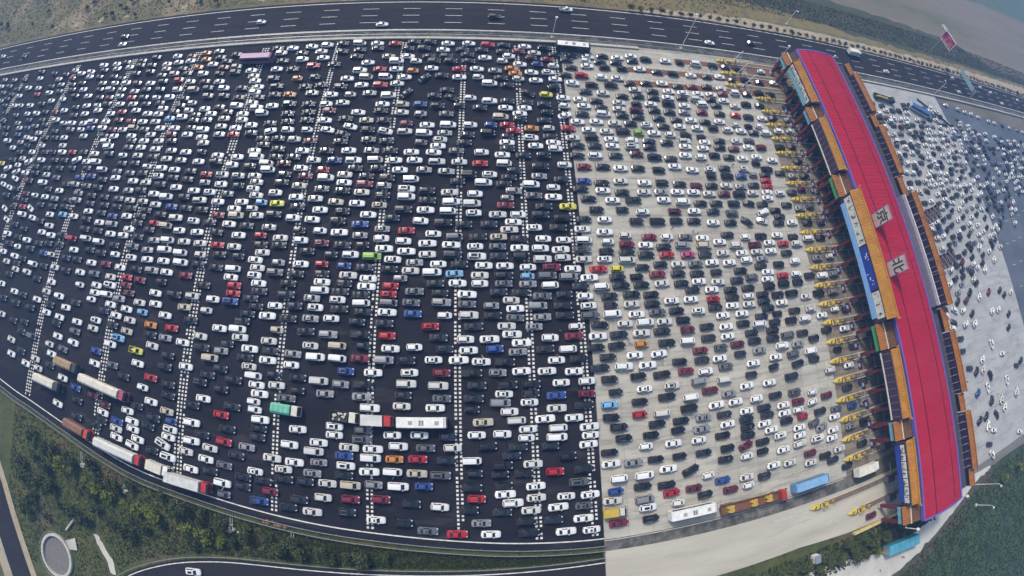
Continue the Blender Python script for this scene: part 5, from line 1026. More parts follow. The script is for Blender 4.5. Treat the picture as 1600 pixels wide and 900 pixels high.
742,206,-2sw 743,677,1uk 743,844,0sr 744,805,0sk 745,229,1hw 745,-98,-2sd 745,1005,1sw 748,-234,-1sw 749,922,-1sw 750,76,0ss 750,252,0sk 752,-139,1sw
752,480,-2us 753,877,2vw 754,355,2sw 756,571,-2sw 764,334,1uw 765,-14,0sw 765,148,-2vw 767,632,1sd 767,511,-1ug 768,782,2ug 769,604,0uk 770,282,1us
772,708,-1sk 777,168,-1sd 778,403,-1hw 778,733,1sg 779,-160,2uw 780,-51,0sk 781,1063,-1vw 784,-200,0sw 789,26,7hd 794,901,1sk 795,210,0sd 795,230,0sk
796,673,0sk 796,543,1ug 796,959,2sk 798,451,-32sg 800,51,0sw 801,-240,0sw 801,924,0sw 801,-82,0sw 801,810,0sw 802,104,-1sk 802,-104,-1sw 805,189,2sk
806,377,-1um 806,126,0sk 806,-126,1sk 807,356,0sw 809,568,0ss 809,877,2sd 810,313,-1sg 810,1005,1sk 812,843,0sk 818,147,0ug 821,334,1ss 822,512,-10sk
822,605,0sb 823,272,-1sw 823,779,2uw 825,251,2uk 825,705,1sm 828,79,0uw 830,293,-2sw 833,170,0hk 836,404,-1uk 838,631,0uw 840,-196,3uw 844,-9,1ug
844,-174,0sw 845,736,2sw 846,-153,1sw 846,-54,0us 847,902,1sw 848,224,-1ud 848,670,2sw 848,547,1sw 850,-104,0hw 852,955,-3sw 853,933,2sr 854,-82,-1ur
854,453,-15sw 854,1065,-1ug 855,106,1vs 857,200,-1sw 859,356,2sw 861,574,2sd 861,382,1sw 863,801,2hw 863,51,3us 863,-125,1hr 865,1012,2sw 866,481,19uw
870,611,0hs 872,-257,-3sw 874,22,6sk 874,508,1sk 874,-231,-1sm 876,777,-1sw 876,842,-3sr 877,314,-2uk 878,146,-1uk 879,255,-1uk 883,279,1sr 885,714,-1sw
886,75,-1ss 887,882,2sw 896,653,-1hk 897,739,-1us 898,405,-1sw 898,172,-1sk 900,-151,11us 901,224,1uk 901,529,-2sw 904,-92,8hw 905,549,1sw 905,-196,1uw
906,678,0sw 906,942,1vw 907,1064,0sk 909,-66,-1hw 911,105,-1sk 914,570,2sr 914,377,0sr 915,798,0hk 915,591,-1sr 918,487,-2sk 918,611,1sd 918,445,1sk
918,347,0sk 918,1003,2sd 925,-169,11ss 927,-251,-1sk 928,-124,2ug 928,774,-2sg 928,466,-1sg 929,50,0vw 929,839,0ug 930,145,1uw 933,632,0uk 934,255,-1uk
935,280,-2uw 936,26,-3ug 939,895,1uk 939,716,1um 942,320,3uw 950,84,2uk 953,209,-1sw 954,-271,3sg 957,547,1uw 959,1062,1ug 959,-208,0sw 960,941,-2sk
960,397,-2ug 961,170,-2uw 961,-85,1sm 961,802,1hw 967,375,0uw 967,-187,2sw 969,668,-1sw 971,505,0sk 972,445,1sw 978,1011,0uk 979,-151,0sw 981,776,0vw
983,-246,0sw 985,620,0sg 987,271,0ug 988,838,0sw 990,-16,1uw 991,-131,0ss 999,895,0sd 1000,146,0sw 1007,-302,2sk 1007,101,1sk 1007,214,-1uk 1010,550,1sg
1020,955,0uk 1021,390,0vw 1023,493,0ss 1024,721,0uk 1037,38,-1hk 1037,323,0us 1038,443,-1sk 1038,610,0ss 1038,-192,1us 1040,267,0uw 1040,842,0sd 1041,1007,-1sk
1044,788,-1uw 1049,-79,1sg 1057,-134,0ub 1058,562,1hm 1059,158,0hw 1070,213,1us 1071,498,0hs 1071,-16,-1sw 1073,953,0ud 1073,1065,0hw 1076,390,-1sk 1077,724,0sg
1077,-254,0sg 1082,95,0sw 1083,666,0sk 1087,-479,-1sm 1091,611,-1sd 1092,268,1us 1095,326,0hw 1098,792,0hw 1101,-192,1uk 1103,441,0sg 1108,37,1sd 1111,152,0uk
1111,841,0ss 1112,1013,0sw 1113,-137,0ss 1120,557,0ss 1121,-74,0sd 1129,900,-1ud 1491,843,0sw 1492,447,-12uk 1495,562,-1vw 1495,910,-3sw 1497,677,6sw 1497,793,19sk
1497,372,-6uw 1498,604,9sw 1499,348,-19sw 1499,934,-18ud 1501,250,-9uw 1502,420,26sg 1502,1004,2vk 1502,652,-16hk 1503,59,0uw 1504,298,-6sk 1505,395,5uw 1507,820,23uw
1507,888,-9hw 1508,127,14sw 1508,700,13vw 1509,865,2uk 1509,582,0vd 1510,540,-3uw 1511,487,-1uw 1511,748,-4vw 1511,205,-1ug 1514,1028,-19sk 1514,626,1sk 1516,227,-9sm
1517,152,-5sw 1519,769,-10hw 1520,276,12hw 1521,320,0sw 1523,955,-1sw 1523,181,23uw 1524,516,26hg 1524,725,7uw 1524,37,4sw 1525,108,6ud 1528,981,-6sw 1549,675,-4uw
1550,558,-7sw 1550,372,0uw 1550,793,-2uw 1553,73,-13hs 1554,907,-4vw 1556,601,12hb 1556,652,7uw 1557,929,-11sw 1557,394,-4ud 1561,813,-4hw 1563,1004,1sw 1563,879,5ud
1564,489,-7vw 1566,749,1sg 1566,300,1ss 1566,350,15uk 1567,420,4sd 1568,257,10vw 1568,858,1uw 1569,278,11uw 1569,211,4um 1570,581,6hw 1570,698,4ud 1572,467,1sw
1573,443,18hw 1573,534,15vw 1573,158,11sw 1574,234,-5ug 1575,137,16sd 1576,955,-6sd 1577,628,13sg 1578,42,18sw 1579,512,2uw 1580,721,3vw 1580,772,4uw 1581,115,4sw
1583,94,2sw 1585,189,29sw 1590,978,1sk 1597,72,25hg 1602,835,2uk 1603,608,10uk 1609,795,8hd 1609,379,-2sw 1614,661,-15sw 1615,999,-6sg 1618,875,23uw 1618,748,-6sw
1619,492,7uw 1619,814,3hw 1620,353,2sw 1623,276,6vs 1624,425,6hg 1624,252,22us 1625,564,7sw 1625,921,6ug 1626,156,4uk 1628,329,7sk 1629,133,-6hs 1630,1024,13sk
1630,471,19sd 1631,521,-1uk 1631,450,18sd 1632,943,-3us 1633,725,14sk 1635,184,24sw 1635,304,-12sk 1637,232,13uw 1639,704,13uw 1640,633,-9uw 1643,542,-1sd 1644,210,23sw
1646,57,-20sw 1647,80,-27sk 1648,775,-7hs 1654,111,25sk 1656,839,7uw 1660,795,3sm 1661,388,6sg 1667,982,-1um 1668,4,-14uw 1670,818,11uw 1671,366,16ug 1676,686,0ud
1676,276,-1sd 1676,904,-8uk 1677,499,12uw 1677,569,0sw 1678,883,0sk 1680,862,-2uw 1681,154,23sw 1682,479,11uk 1683,522,4sk 1685,930,8vw 1686,346,2sw 1687,297,-12sw
1687,22,-28sd 1688,255,10uw 1689,185,14sk 1691,549,-1hw 1691,458,16sg 1691,706,-1sd 1692,595,7ug 1694,323,17uw 1695,643,-6hw 1696,728,-12uw 1699,212,-1uk 1701,-88,-6sg
1707,-42,-5sg 1710,773,-2hs 1711,65,-31uw 1718,792,-5vw 1720,394,-1sw 1722,828,18sw 1725,-158,-12sd 1729,912,2sm 1730,687,10vw 1731,414,-6sw 1731,168,16uw 1732,-358,24sk
1735,375,5sg 1737,978,10sg 1739,265,24ss 1739,554,-17sw 1740,894,2vw 1743,642,3uw 1744,353,-6uw 1744,729,5hd 1745,506,0sk 1747,469,-2us 1751,-259,24sb 1752,955,-1sw
1753,95,28sk 1755,875,4sg 1755,309,0uw 1757,599,1sk 1763,245,5sg 1765,223,21vw 1768,5,15uw 1769,765,-11uw 1771,790,8ug 1771,-180,35sk 1774,128,7ss 1774,58,14uw
1779,-463,-17sg 1779,665,1sg 1782,914,-14sw 1782,183,14vg 1782,835,1ss 1782,422,13sw 1784,401,16ud 1784,-356,29sk 1785,688,-12uw 1787,381,11sb 1788,-394,53sw 1788,445,-2sm
1788,-506,-55uw 1795,558,-14sk 1795,645,20sg 1797,361,15uw 1798,513,7sw 1803,959,2ud 1804,740,5sw 1807,277,15ss 1809,299,17sd 1812,873,10vm 1812,606,13uw 1814,255,26uk
1815,471,-3sw 1819,91,19um 1820,323,9hk 1822,158,15ss 1824,-184,34sw 1824,775,-3ud 1825,796,-1uw 1826,232,5sg 1826,-423,-17sw 1830,-259,-81sw 1834,915,10uw 1834,-147,23sw
1838,34,25sk 1839,-5,24uw 1840,584,-8hw 1843,-310,41ud 1843,430,15ud 1844,387,27uk 1844,694,-1sg 1849,185,14sg 1854,502,10sg 1855,851,8vw 1855,754,6us 1856,962,-7uk
1858,211,18sk 1862,633,-1uw 1864,894,3vw 1864,-373,-56sd 1864,269,2sk 1864,118,34uk 1866,874,3sd 1866,609,15sw 1867,-220,-73uk 1867,482,1uw 1869,726,-23sd 1870,332,12vs
1871,354,8sk 1873,544,7sw 1877,244,32um 1880,788,-15vw 1884,652,0sw 1886,589,14sw 1887,831,8vk 1889,919,-16sw 1894,403,19sk 1900,445,9sg 1906,680,13ud 1910,632,10hk
1915,854,-5hg 1915,213,10us 1917,893,2sd 1918,520,-1sw 1918,496,16sg 1921,960,-6sw 1922,980,-7ug 1923,743,13sw 1923,282,13sg 1924,1006,5sd 1925,166,27uw 1925,346,10uk
1925,721,3sw 1926,542,4sk 1926,-329,40sw 1932,194,22ud 1932,-107,-75uw 1933,566,-9sw 1933,91,33sw 1935,371,-1uw 1936,613,2uw 1938,592,0uw 1940,830,2ug 1941,148,16ug
1942,469,20hd 1943,-362,33sw 1945,790,3sw 1946,810,5sg 1956,701,-2uw 1959,681,-2vw 1965,646,18uw 1966,229,16uw 1967,428,27sw 1968,856,-9sg 1970,504,-6sw 1975,255,19sk
1976,314,15vk 1977,1004,-16vg 1982,567,3hs 1982,927,-3sw 1984,745,-13hk 1988,610,3uw 1988,526,6uk 1989,389,9sk 1991,294,31uk 1992,211,24hw 1993,893,5ug 1999,-269,-81sw
1999,817,-7uw 2003,784,-7sw 2008,704,2ug 2009,-160,-7sw 2010,20,23uw 2011,682,12ud 2015,477,28sw 2018,357,29sk 2018,642,-7uw 2020,438,19sd 2020,854,0sw 2026,99,31sm
2031,923,-13hs 2032,585,22hw 2035,1004,-11uw 2038,-492,-17sw 2039,542,4uk 2039,316,4ss 2040,617,13us 2045,899,-7us 2046,878,0sw 2049,224,23uk 2051,820,-1sw 2052,403,11uw
2052,197,38uw 2055,780,0ud 2061,504,25sw 2063,383,26uw 2064,296,37vw 2064,738,-11sw 2066,-334,37uw 2071,649,3sd 2071,17,22sw 2076,859,4sw 2078,468,16hs 2079,258,19sd
2085,669,0vk 2089,580,7vw 2091,544,19sw 2094,614,3uw 2096,433,5sw 2097,1004,-6uk 2097,903,1ss 2102,710,2sw 2102,784,30hw 2104,943,0ug 2106,349,-2uw 2110,325,14vw
2111,518,19sd 2115,-233,-13sd 2117,749,14vw 2123,827,8vw 2124,-70,20sg 2129,863,2vw 2129,396,16sw 2135,93,22sg 2136,671,1hw 2142,485,19vw 2144,629,21ug 2148,589,1sw
2150,565,21sk 2150,271,24sw 2154,993,-21sw 2155,804,6sw 2155,698,5sd 2157,446,18uk 2158,-16,21sk 2158,363,15sw 2160,946,0sw 2161,966,3sg 2164,529,12sg 2165,1016,-1uw
2166,68,21sg 2167,-222,19sg 2168,902,-4uw 2169,230,31uw 2171,769,0sw 2172,735,-1ud 2177,828,1vs 2182,864,2sw 2184,921,-11sk 2190,665,7sk 2192,635,5hw 2197,488,9ss
2201,590,-1vw 2202,312,17ug 2204,290,28hk 2206,567,20sw 2207,704,16us 2210,338,21sw 2212,380,22hk 2216,997,-18sw 2219,771,10hk 2225,748,-8sw 2225,971,6uk 2227,890,-1sw
2229,468,-4sw 2229,427,24sd 2230,813,-2sw 2234,538,16uw 2237,927,-5sk 2240,686,14ss 2240,73,21sw 2244,516,13ud 2253,317,29hg 2257,848,-1ub 2258,711,11uw 2262,345,5sw
2263,613,19uw 2263,372,28hw 2266,772,-5uw 2269,653,14uk 2282,281,14sw 2286,879,-17vw 2287,549,34uw 2289,903,0uw 2290,470,24vk 2294,794,-3sw 2299,589,7vw 2302,738,13hg
2302,815,2uw 2303,924,-9hd 2309,838,7uw 2310,384,25uw 2316,430,24sw 2320,679,10sk 2320,365,27uw 2321,773,8hw 2328,637,5sw 2333,867,-10hs 2342,528,16sd 2348,505,31ss
2349,586,19hw 2360,1059,-6sw 2368,784,-2sg 2369,387,23vd 2372,722,7sg 2390,702,2hw 2390,849,-3sw 2390,419,20us 2391,483,-1hd 2397,528,16sd 2398,913,2ss 2399,870,5uw
2399,580,15uk 2402,935,-7sw 2403,809,-5ss 2404,508,12ud 2405,604,17sw 2405,556,-2ug 2410,980,3ss 2411,892,-2sw 2412,750,-4uw 2417,463,16sk 2421,787,12vd 2422,953,-19hw
2433,634,18sk 2442,431,27hs 2442,688,-16vg 2449,538,27sd 2450,846,-12sk 2467,595,31uw 2470,471,25vg 2474,1046,-6uw 2474,796,4vw 2474,818,8sw 2480,711,6hw 2480,500,30hw
2482,918,2uw 2485,664,26sd 2497,558,10sw 2499,738,7sw 2499,760,17hw 2500,940,-12uw 2501,898,3vw 2504,875,-12hw 2508,634,15sw 2543,844,-5hg 2547,387,22vw 2550,1037,-6sw
2554,778,2sd 2555,917,-4ud 2556,435,23sw 2560,799,3uk 2562,524,30ug 2567,757,5sg 2568,865,2sm 2571,611,12us 2571,462,16vw 2572,484,15sm 2574,823,9sk 2578,889,-17vw
2578,566,-2sw 2578,720,-3hb 2596,690,15uw 2602,668,23vw 2618,1030,-6uw 2623,542,34ug 2624,457,20uw 2626,719,6sk 2631,583,4vg 2640,500,38sw 2641,863,-6uw 2643,819,1sd
2665,905,-10vw 2670,619,17sw 2671,792,15ug 2676,722,5hs 2696,820,6uk 2697,660,3sw 2697,1021,-6sw 2705,683,7uk 2726,641,21sw 2748,575,17sw 2761,825,9sw 2771,688,19ud
2772,551,18sd 2774,761,-9uk 2775,666,12vw 2777,613,18sw 2777,713,12sd 2784,646,15sw 2785,896,-6vw 2785,736,6sw 2791,786,10vw 2801,584,20vw 2811,867,3ug 2814,846,4ug
2821,686,8hw 2821,1007,-6sw 2828,625,7sw 2832,558,1sw 2840,821,-10sw 2842,709,0uw 2842,730,0uw 2843,795,12ud 2850,751,-5uk 2851,604,0sg 2853,774,6sk 2864,872,-8uw
2869,689,12sk 2873,649,-1hw 2875,843,5vk 2887,897,-3sg 2896,1003,-6sw 2897,583,1sd 2898,729,10hg 2898,806,10vw 2926,653,35sw 2931,844,-9vg 2939,784,11ud 2948,731,27sw
2948,759,-9sw 2951,705,0uw 2976,887,-1sw 2982,684,15uk 2986,865,-5sw 2988,779,1hw 2989,820,5vw 2998,710,9hw 3005,997,-6sk 3008,626,-4sm 3014,842,-2sd 3026,653,15sw
3036,761,-4us 3043,815,6us 3045,865,-3ug 3050,735,-2sd 3052,605,9sg 3077,890,-10uw 3087,773,15sw 3098,865,7vw 3102,706,-2hw 3103,728,8sk 3105,629,10sk 3109,663,19vw
3110,991,-6sw 3139,752,-6sw 3140,820,14vd 3145,775,-14sw 3150,696,5sm 3167,625,-7hk 3167,666,21sk 3192,766,-1hs 3200,744,17sd 3200,901,3sd 3202,697,-8sm 3203,717,-9us
3209,786,0uw 3214,879,-4sw 3214,809,11sw 3215,856,-11uw 3220,638,9uw 3224,833,-2sw 3230,984,-6ss 3249,762,8uk 3256,716,-9uw 3256,740,2uk 3257,785,-2hw 3273,883,3sk
3273,644,-14sd 3280,849,-11vk 3300,665,1sg 3310,721,-10ug 3314,979,-6sw 3381,976,-6uw 3479,973,-6sg 3562,971,-6sw 3637,969,-6uw 3741,967,-6uw 3816,965,-6uw 3894,963,-6sd
4000,960,-6uk 4066,958,-6uw 4188,955,-6sd"""
cars = []
for tok in TABLE.split():
    a, b_, r_ = tok.split(','); hq = (int(a) * 7919 + int(b_) * 104729) % 1000
    cl = r_[-1]
    if cl == 'w' and hq < 200: cl = 'x'
    elif cl == 'r' and hq < 420: cl = 'q'
    elif cl == 's' and hq < 420: cl = 'f'
    cars.append((int(a) / 10, int(b_) / 10, int(r_[:-2]), r_[-2], cl, VARIANT[r_[-2]][(int(a) * 31 + int(b_) * 17) % len(VARIANT[r_[-2]])]))
def zone(x, y):
    """words for where a car stands, by things one can find"""
    if x > 140:
        g = 'cars fanning out past the gantry'
        if x > 229: return 'on the bluish exit asphalt past the concrete fan', g
        if y < 6: return 'on the sparse verge side of the exit apron', g
        return 'packed on the exit apron ' + ('beside the median' if y > 82 else 'past the second tall bay' if y > 50 else 'past the grey hoardings') + (' close to the gantry' if x < 180 else ' near the asphalt seam'), g
    side = 'median-side' if y > 75 else 'verge-side' if y < 3 else 'second-quarter' if y > 40 else 'third-quarter'
    side += ' lanes'
    if x > 106: return 'in the shade under the gantry front', 'cars at the toll booths'
    if x > 92: return 'between yellow-nosed toll islands, ' + side, 'cars at the toll islands'
    if x > 28.4:
        return ('on concrete just past the asphalt edge, ' if x < 50 else 'halfway across the concrete apron, ' if x < 72 else 'on concrete approaching the yellow noses, ') + side, 'cars queuing on the concrete apron'
    names = ['first', 'second', 'third', 'fourth', 'fifth', 'sixth', 'seventh', 'eighth', 'ninth', 'tenth']
    for i in range(len(STR) - 1):
        if STR[i] >= x > STR[i + 1]:
            return 'between %s and %s rumble rows from the concrete, %s' % (names[i], names[i + 1], side), 'cars queuing on the asphalt'
    if x > STR[0]: return 'on asphalt beside the concrete edge, ' + side, 'cars queuing on the asphalt'
    return 'beyond the tenth rumble row from the concrete', 'cars queuing on the asphalt'

def put_car(x, y, h, k, c, label, group, sunroof=False, door=False, rack=False):
    nm, cat = KIND[BASE[k]]
    t = thing(nm, label, cat, (x, y, .012), R(h), group); t.scale = (.95, .95, .95)
    link('body', CM[k]['body'][c], t)
    for n, me in CM[k]['parts']: link(n, me, t)
    if sunroof: link('sunroof', CM[k]['sunroof'], t)
    for p in CP[k]['_wheels']: link('wheel', CM[k]['wheel'], t, p)
    if rack:
        for me in CM[k]['roof_rack']: link('roof_rack', me, t)
    if door and c in door_me:
        s = 1 if rng.random() < .5 else -1
        o = link('open_door', door_me[c], t, (.55, s * (SPEC[k][1] / 2), .75), R(-58 * s))
    return t
def dist(c): return math.sqrt(c[0] ** 2 + c[1] ** 2 + CAM_H ** 2)
rest = {}
for k in KIND:
    lst = sorted([c for c in cars if c[3] == k], key=dist)
    near, far = lst[:300], lst[300:]
    for c in near:
        x, y, h, _, col, var = c
        z, g = zone(x, y)
        hsh = int(x * 10) * 31 + int(y * 10) * 17
        sr = (k in 'su' and hsh % 3 == 0)
        desc = PAINT[col][1] + ' ' + KIND[k][1]
        if sr: desc += ' with sunroof'
        put_car(x, y, h, var, col, desc + ' ' + z, KIND[k][1] + ' ' + g, sr, hsh % 29 == 0 and x < 110, k in 'uv' and hsh % 5 == 1)
    if far: rest[k] = far
# the remaining small cars as one mass per kind
def mass(k, lst):
    P = CP[k]; cols = sorted(PAINT); ci = {c: i for i, c in enumerate(cols)}; nb = len(cols)
    mats_ = [PM[c] for c in cols] + [glass_m, lamp_m, tail_m, tyre_m]
    tv, tf, tm = [], [], []
    def addp(mb, mi, off=(0, 0, 0)):
        o = len(tv); tv.extend([(x + off[0], y + off[1], z + off[2]) for x, y, z in mb.v])
        for f in mb.f: tf.append(tuple(i + o for i in f)); tm.append(mi)
    addp(P['body'], -1); addp(P['windscreen'], nb); addp(P['rear_window'], nb)
    for q in P['side_window']: addp(q, nb)
    for q in P['headlight']: addp(q, nb + 1)
    for q in P['tail_light']: addp(q, nb + 2)
    tw = MB().cyl((0, 0, 0), (0, 1, 0), .32, .22, 6, 0)
    for p in P['_wheels']: addp(tw, nb + 3, p)
    V = np.array(tv); allv, allf, allm = [], [], []
    for n, (x, y, h, _, c, _v) in enumerate(lst):
        a = R(h); rot = np.array([[math.cos(a), -math.sin(a), 0], [math.sin(a), math.cos(a), 0], [0, 0, 1]])
        allv.append((V * .95) @ rot.T + np.array([x, y, .012])); o = n * len(V)
        allf += [tuple(i + o for i in f) for f in tf]; allm += [ci[c] if m < 0 else m for m in tm]
    me = bpy.data.meshes.new('queued_cars'); me.from_pydata(np.concatenate(allv).tolist(), [], allf)
    for m in mats_: me.materials.append(m)
    me.polygons.foreach_set('material_index', allm); me.update()
    o = link('distant_' + KIND[k][0] + '_queue', me); struct(o, 'stuff', 'the remaining far %ss standing in the traffic jam' % KIND[k][1]); o['category'] = 'traffic'
for k, lst in rest.items(): mass(k, lst)

# cars on the open expressway and the slip road
HW = [(-239.2, 124.3, 's', 'w'), (-217, 120.9, 's', 'k'), (-145.3, 118.2, 's', 'w'), (-146.4, 122.6, 'u', 'k'), (-79.4, 122.4, 'h', 'w'), (-32.4, 118.3, 's', 'w'), (6.5, 123.0, 'u', 'k'),
      (32.6, 129.2, 'p', 'w'), (87.9, 118.7, 's', 'w'), (108.5, 122.0, 's', 'k'), (192.6, 120.5, 's', 'w'), (262.3, 118.4, 's', 'w'), (263.6, 128.4, 'h', 'w'), (298.9, 127.6, 's', 'w'), (321.8, 118.6, 's', 'w'), (311.1, 125.3, 'u', 'w'), (357.7, 126.4, 's', 'w'), (285, 122.2, 's', 'k')]
hl = {2: 'opposite the second tree pad', 5: 'in the lane nearest the median', 8: 'passing the tall median light mast'}
for i, (x, y, k, c) in enumerate(HW):
    where = ('in the median-side lane' if y < 119.5 else 'in the second lane' if y < 123.4 else 'in the third lane' if y < 127.5 else 'in the outer lane')
    where += ' of the open expressway ' + ('past the gantry' if x > 140 else 'beside the concrete apron' if x > 28 else 'beside the jammed asphalt')
    put_car(x, y, 180 if y > 1e9 else 0, k, c, PAINT[c][1] + ' ' + KIND[k][1] + ' driving ' + where, 'cars on the open expressway')
t = put_car(-68.1, -46.9, -150 + 180 - 22, 'u', 'w', 'white SUV with dark sunroof alone on the curved slip road', None, True)

# ------------------------------------------------------------------ trucks and buses
def wheels(t, xs, w, r=.5):
    me = MB().cyl((0, 0, 0), (0, 1, 0), r, .3, 12, 0).cyl((0, 0, 0), (0, 1, 0), r * .55, .316, 8, 1).mesh('wheel', [tyre_m, steel])
    for x in xs:
        for s in (-1, 1): link('wheel', me, t, (x, s * (w - .17), r))
def paint(name, c):
    return MATS.get(name) or mat(name, c, 0.6, tuple(min(1, v * .8) for v in c), 0.8, 5)
def cab(t, x0, x1, w, h, m):
    b = MB(); r = []
    for x, ww, zl, zt in ((x0, w, .55, h), (x1 - .55, w, .55, h), (x1 - .2, w * .98, .5, h * .82), (x1, w * .95, .5, h * .5)):
        r.append([(x, -ww, zl), (x, -ww, zt - .15), (x, -ww * .9, zt), (x, ww * .9, zt), (x, ww, zt - .15), (x, ww, zl)])
    b.loft(r); o = b.obj('cab', m, t)
    MB().quad((x1 - .17, -w * .86, h * .80), (x1 + .012, -w * .82, h * .53), (x1 + .012, w * .82, h * .53), (x1 - .17, w * .86, h * .80)).add([(x1 - .53, -w * .84, h - .0), (x1 - .17, -w * .86, h * .815), (x1 - .17, w * .86, h * .815), (x1 - .53, w * .84, h + .0)], [(0, 1, 2, 3)]).obj('windscreen', glass_m, o).location = (.02, 0, .03)
    for s in (-1, 1): MB().box(x1 - 1.15, x1 - .5, *sorted((s * w, s * (w + .02))), h * .58, h * .88).obj('side_window', glass_m, o)
    for s in (-1, 1): MB().box(x1 - .02, x1 + .05, *sorted((s * w * .55, s * w * .9)), .65, .9).obj('headlight', lamp_m, o)
    for s in (-1, 1): MB().box(x1 - .3, x1 - .15, *sorted((s * (w + .03), s * (w + .28))), h * .6, h * .85).obj('mirror', black_m, o)
    return o
def truck(name, label, x, y, hd, L, cabcol, load, loadcol, h=3.3, w=1.22, cabL=2.0, cat='truck'):
    t = thing(name, label, cat, (x, y, .012), R(hd))
    hl_ = L / 2; cm = paint(cabcol[0], cabcol[1]); lm = paint(loadcol[0], loadcol[1])
    cab(t, hl_ - cabL, hl_, w, min(2.9, h * .88), cm)
    MB().box(-hl_, hl_ - .3, -.45, .45, .55, .85).obj('chassis', black_m, t)
    x0, x1 = -hl_, hl_ - cabL - .35
    if load == 'box':
        o = MB().box(x0, x1, -w, w, .95, h).obj('cargo_box', lm, t)
        n = max(3, int((x1 - x0) / 1.2))
        for i in range(n + 1):
            xx = x0 + (x1 - x0) * i / n
            MB().box(xx - .05, xx + .05, -w - .04, -w + .01, .95, h + .03).box(xx - .05, xx + .05, w - .01, w + .04, .95, h + .03).box(xx - .05, xx + .05, -w + .01, w - .01, h - .01, h + .03).obj('rib', lm, o)
        MB().box(x0 - .04, x0, -w * .9, -.03, 1.05, h - .1).box(x0 - .04, x0, .03, w * .9, 1.05, h - .1).obj('rear_door', lm, o)
    elif load == 'tarp':
        r = []
        for i in range(9):
            xx = x0 + (x1 - x0) * i / 8; z = h + (.12 if i % 2 else 0)
            r.append([(xx, -w, .95), (xx, -w, z - .5), (xx, -w * .6, z), (xx, w * .6, z), (xx, w, z - .5), (xx, w, .95)])
        MB().loft(r).obj('tarpaulin', lm, t)
    elif load == 'bed':
        MB().box(x0, x1, -w, w, .95, 1.15).box(x0, x1, -w, -w + .08, 1.15, 1.75).box(x0, x1, w - .08, w, 1.15, 1.75).box(x0, x0 + .08, -w + .08, w - .08, 1.15, 1.75).box(x1 - .08, x1, -w + .08, w - .08, 1.15, 2.1).obj('cargo_bed', lm, t)
    xs = [hl_ - 1.1, x0 + 1.0] + ([x0 + 2.2] if L > 8 else []) + ([x0 + 3.4, hl_ - 3.6] if L > 13 else [])
    wheels(t, xs, w)
    return t
RED = ('red_cab_paint', (.42, .022, .022)); WHT = ('white_cab_paint', (.70, .70, .67)); DRK = ('dark_cab_paint', (.03, .045, .05)); TAN = ('tan_tarpaulin', (.30, .21, .12))
CRM = ('cream_box_paint', (.60, .57, .47)); GRY = ('grey_white_box', (.55, .55, .52)); PNK = ('pink_red_cab', (.38, .06, .12)); BRN = ('brown_load', (.20, .10, .055))
truck('cargo_truck', 'tan tarpaulin truck with dark cab on the asphalt ahead of two long trailers', -114.7, -1.8, -6, 10.2, DRK, 'tarp', TAN)
truck('cargo_truck', 'pale box trailer truck with dark teal cab beside the verge line', -122.1, -8.2, -5, 12, DRK, 'tarp', CRM)
truck('semi_trailer', 'very long cream trailer truck with pink-red cab crossing a rumble row', -99, -5.3, -7, 18, PNK, 'tarp', CRM, 3.5)
truck('semi_trailer', 'brown loaded trailer with orange-red cab hugging the verge edge line', -107, -18.2, -9, 10.5, ('orange_red_cab', (.45, .05, .02)), 'tarp', BRN)
truck('semi_trailer', 'long grey-white trailer with red cab hugging the verge edge line', -91.1, -20.8, -6.5, 16.6, RED, 'tarp', GRY, 3.5)
truck('box_truck', 'small cream box truck with white cab between two red-cabbed trailers', -77.6, -22.3, -7, 7.2, WHT, 'box', CRM, 2.9)
truck('semi_trailer', 'white box trailer with bright red cab nearest the silver estate on the verge', -68.6, -24.0, -3, 12.4, RED, 'box', GRY, 3.6)
truck('cargo_truck', 'mint green tarpaulin truck with cream cab on the asphalt', -43.3, -2.7, -3, 7.2, ('cream_cab', (.60, .58, .48)), 'tarp', ('mint_tarpaulin', (.13, .42, .30)), 2.7)
t = truck('livestock_truck', 'small open truck loaded with pale sacks behind the red-cabbed box truck', -29.2, -3.1, -3, 6.6, ('cream_cab', (.60, .58, .48)), 'bed', ('dark_bed', (.03, .03, .03)), 2.4)
for i in range(16):
    sx, sy = rng.uniform(-2.9, .4), rng.uniform(-.85, .85); b = MB()
    b.loft([[(r_ * math.cos(u), r_ * .75 * math.sin(u), z_) for u in [2 * math.pi * e / 7 for e in range(7)]] for z_, r_ in ((0, .22), (.15, .32), (.34, .28), (.42, .12))])
    o = tag(b.obj('sack', paint('pale_sack', (.55, .53, .47))), 'pale lumpy sack lying in the small open truck on the asphalt', 'sack', 'sacks in the open truck')
    o.location = (-29.2 + sx, -3.1 + sy - .05 * sx, 1.17); o.rotation_euler = (0, 0, rng.uniform(0, 3))
truck('box_truck', 'white box truck with red cab right behind the white coach', -21.4, -3.5, 0, 7.2, RED, 'box', GRY, 3.1)
truck('flatbed_truck', 'long brown flatbed truck with red cab beside the divider strip', 67.4, -31.5, -1, 19.6, RED, 'bed', ('brown_bed', (.17, .075, .04)), 2.9)
for i, (xx, c_) in enumerate(((60.2, 'first'), (67.0, 'middle'), (71.6, 'foremost'))):
    t = thing('yellow_machine_crate', '%s yellow machine load on the brown flatbed truck' % ('rearmost' if i == 0 else c_), 'crate', (xx, -31.5, 1.17), R(2 * i))
    MB().box(-.9, .9, -.75, .75, 0, 1.0).obj('body', yellow_m, t); MB().box(-.6, .6, -.9, .9, 1.0, 1.2).obj('lid', paint('ochre_load', (.45, .30, .06)), t); MB().box(-1.0, 1.0, -.1, .1, .3, 1.1).obj('strap', black_m, t)
truck('pickup_lorry', 'small yellow-bedded lorry with white cab roof at the concrete edge', 30.9, -26.7, 0, 5.4, ('brown_white_cab', (.55, .52, .48)), 'box', ('ochre_box', (.50, .36, .05)), 2.1, .95, 1.6)
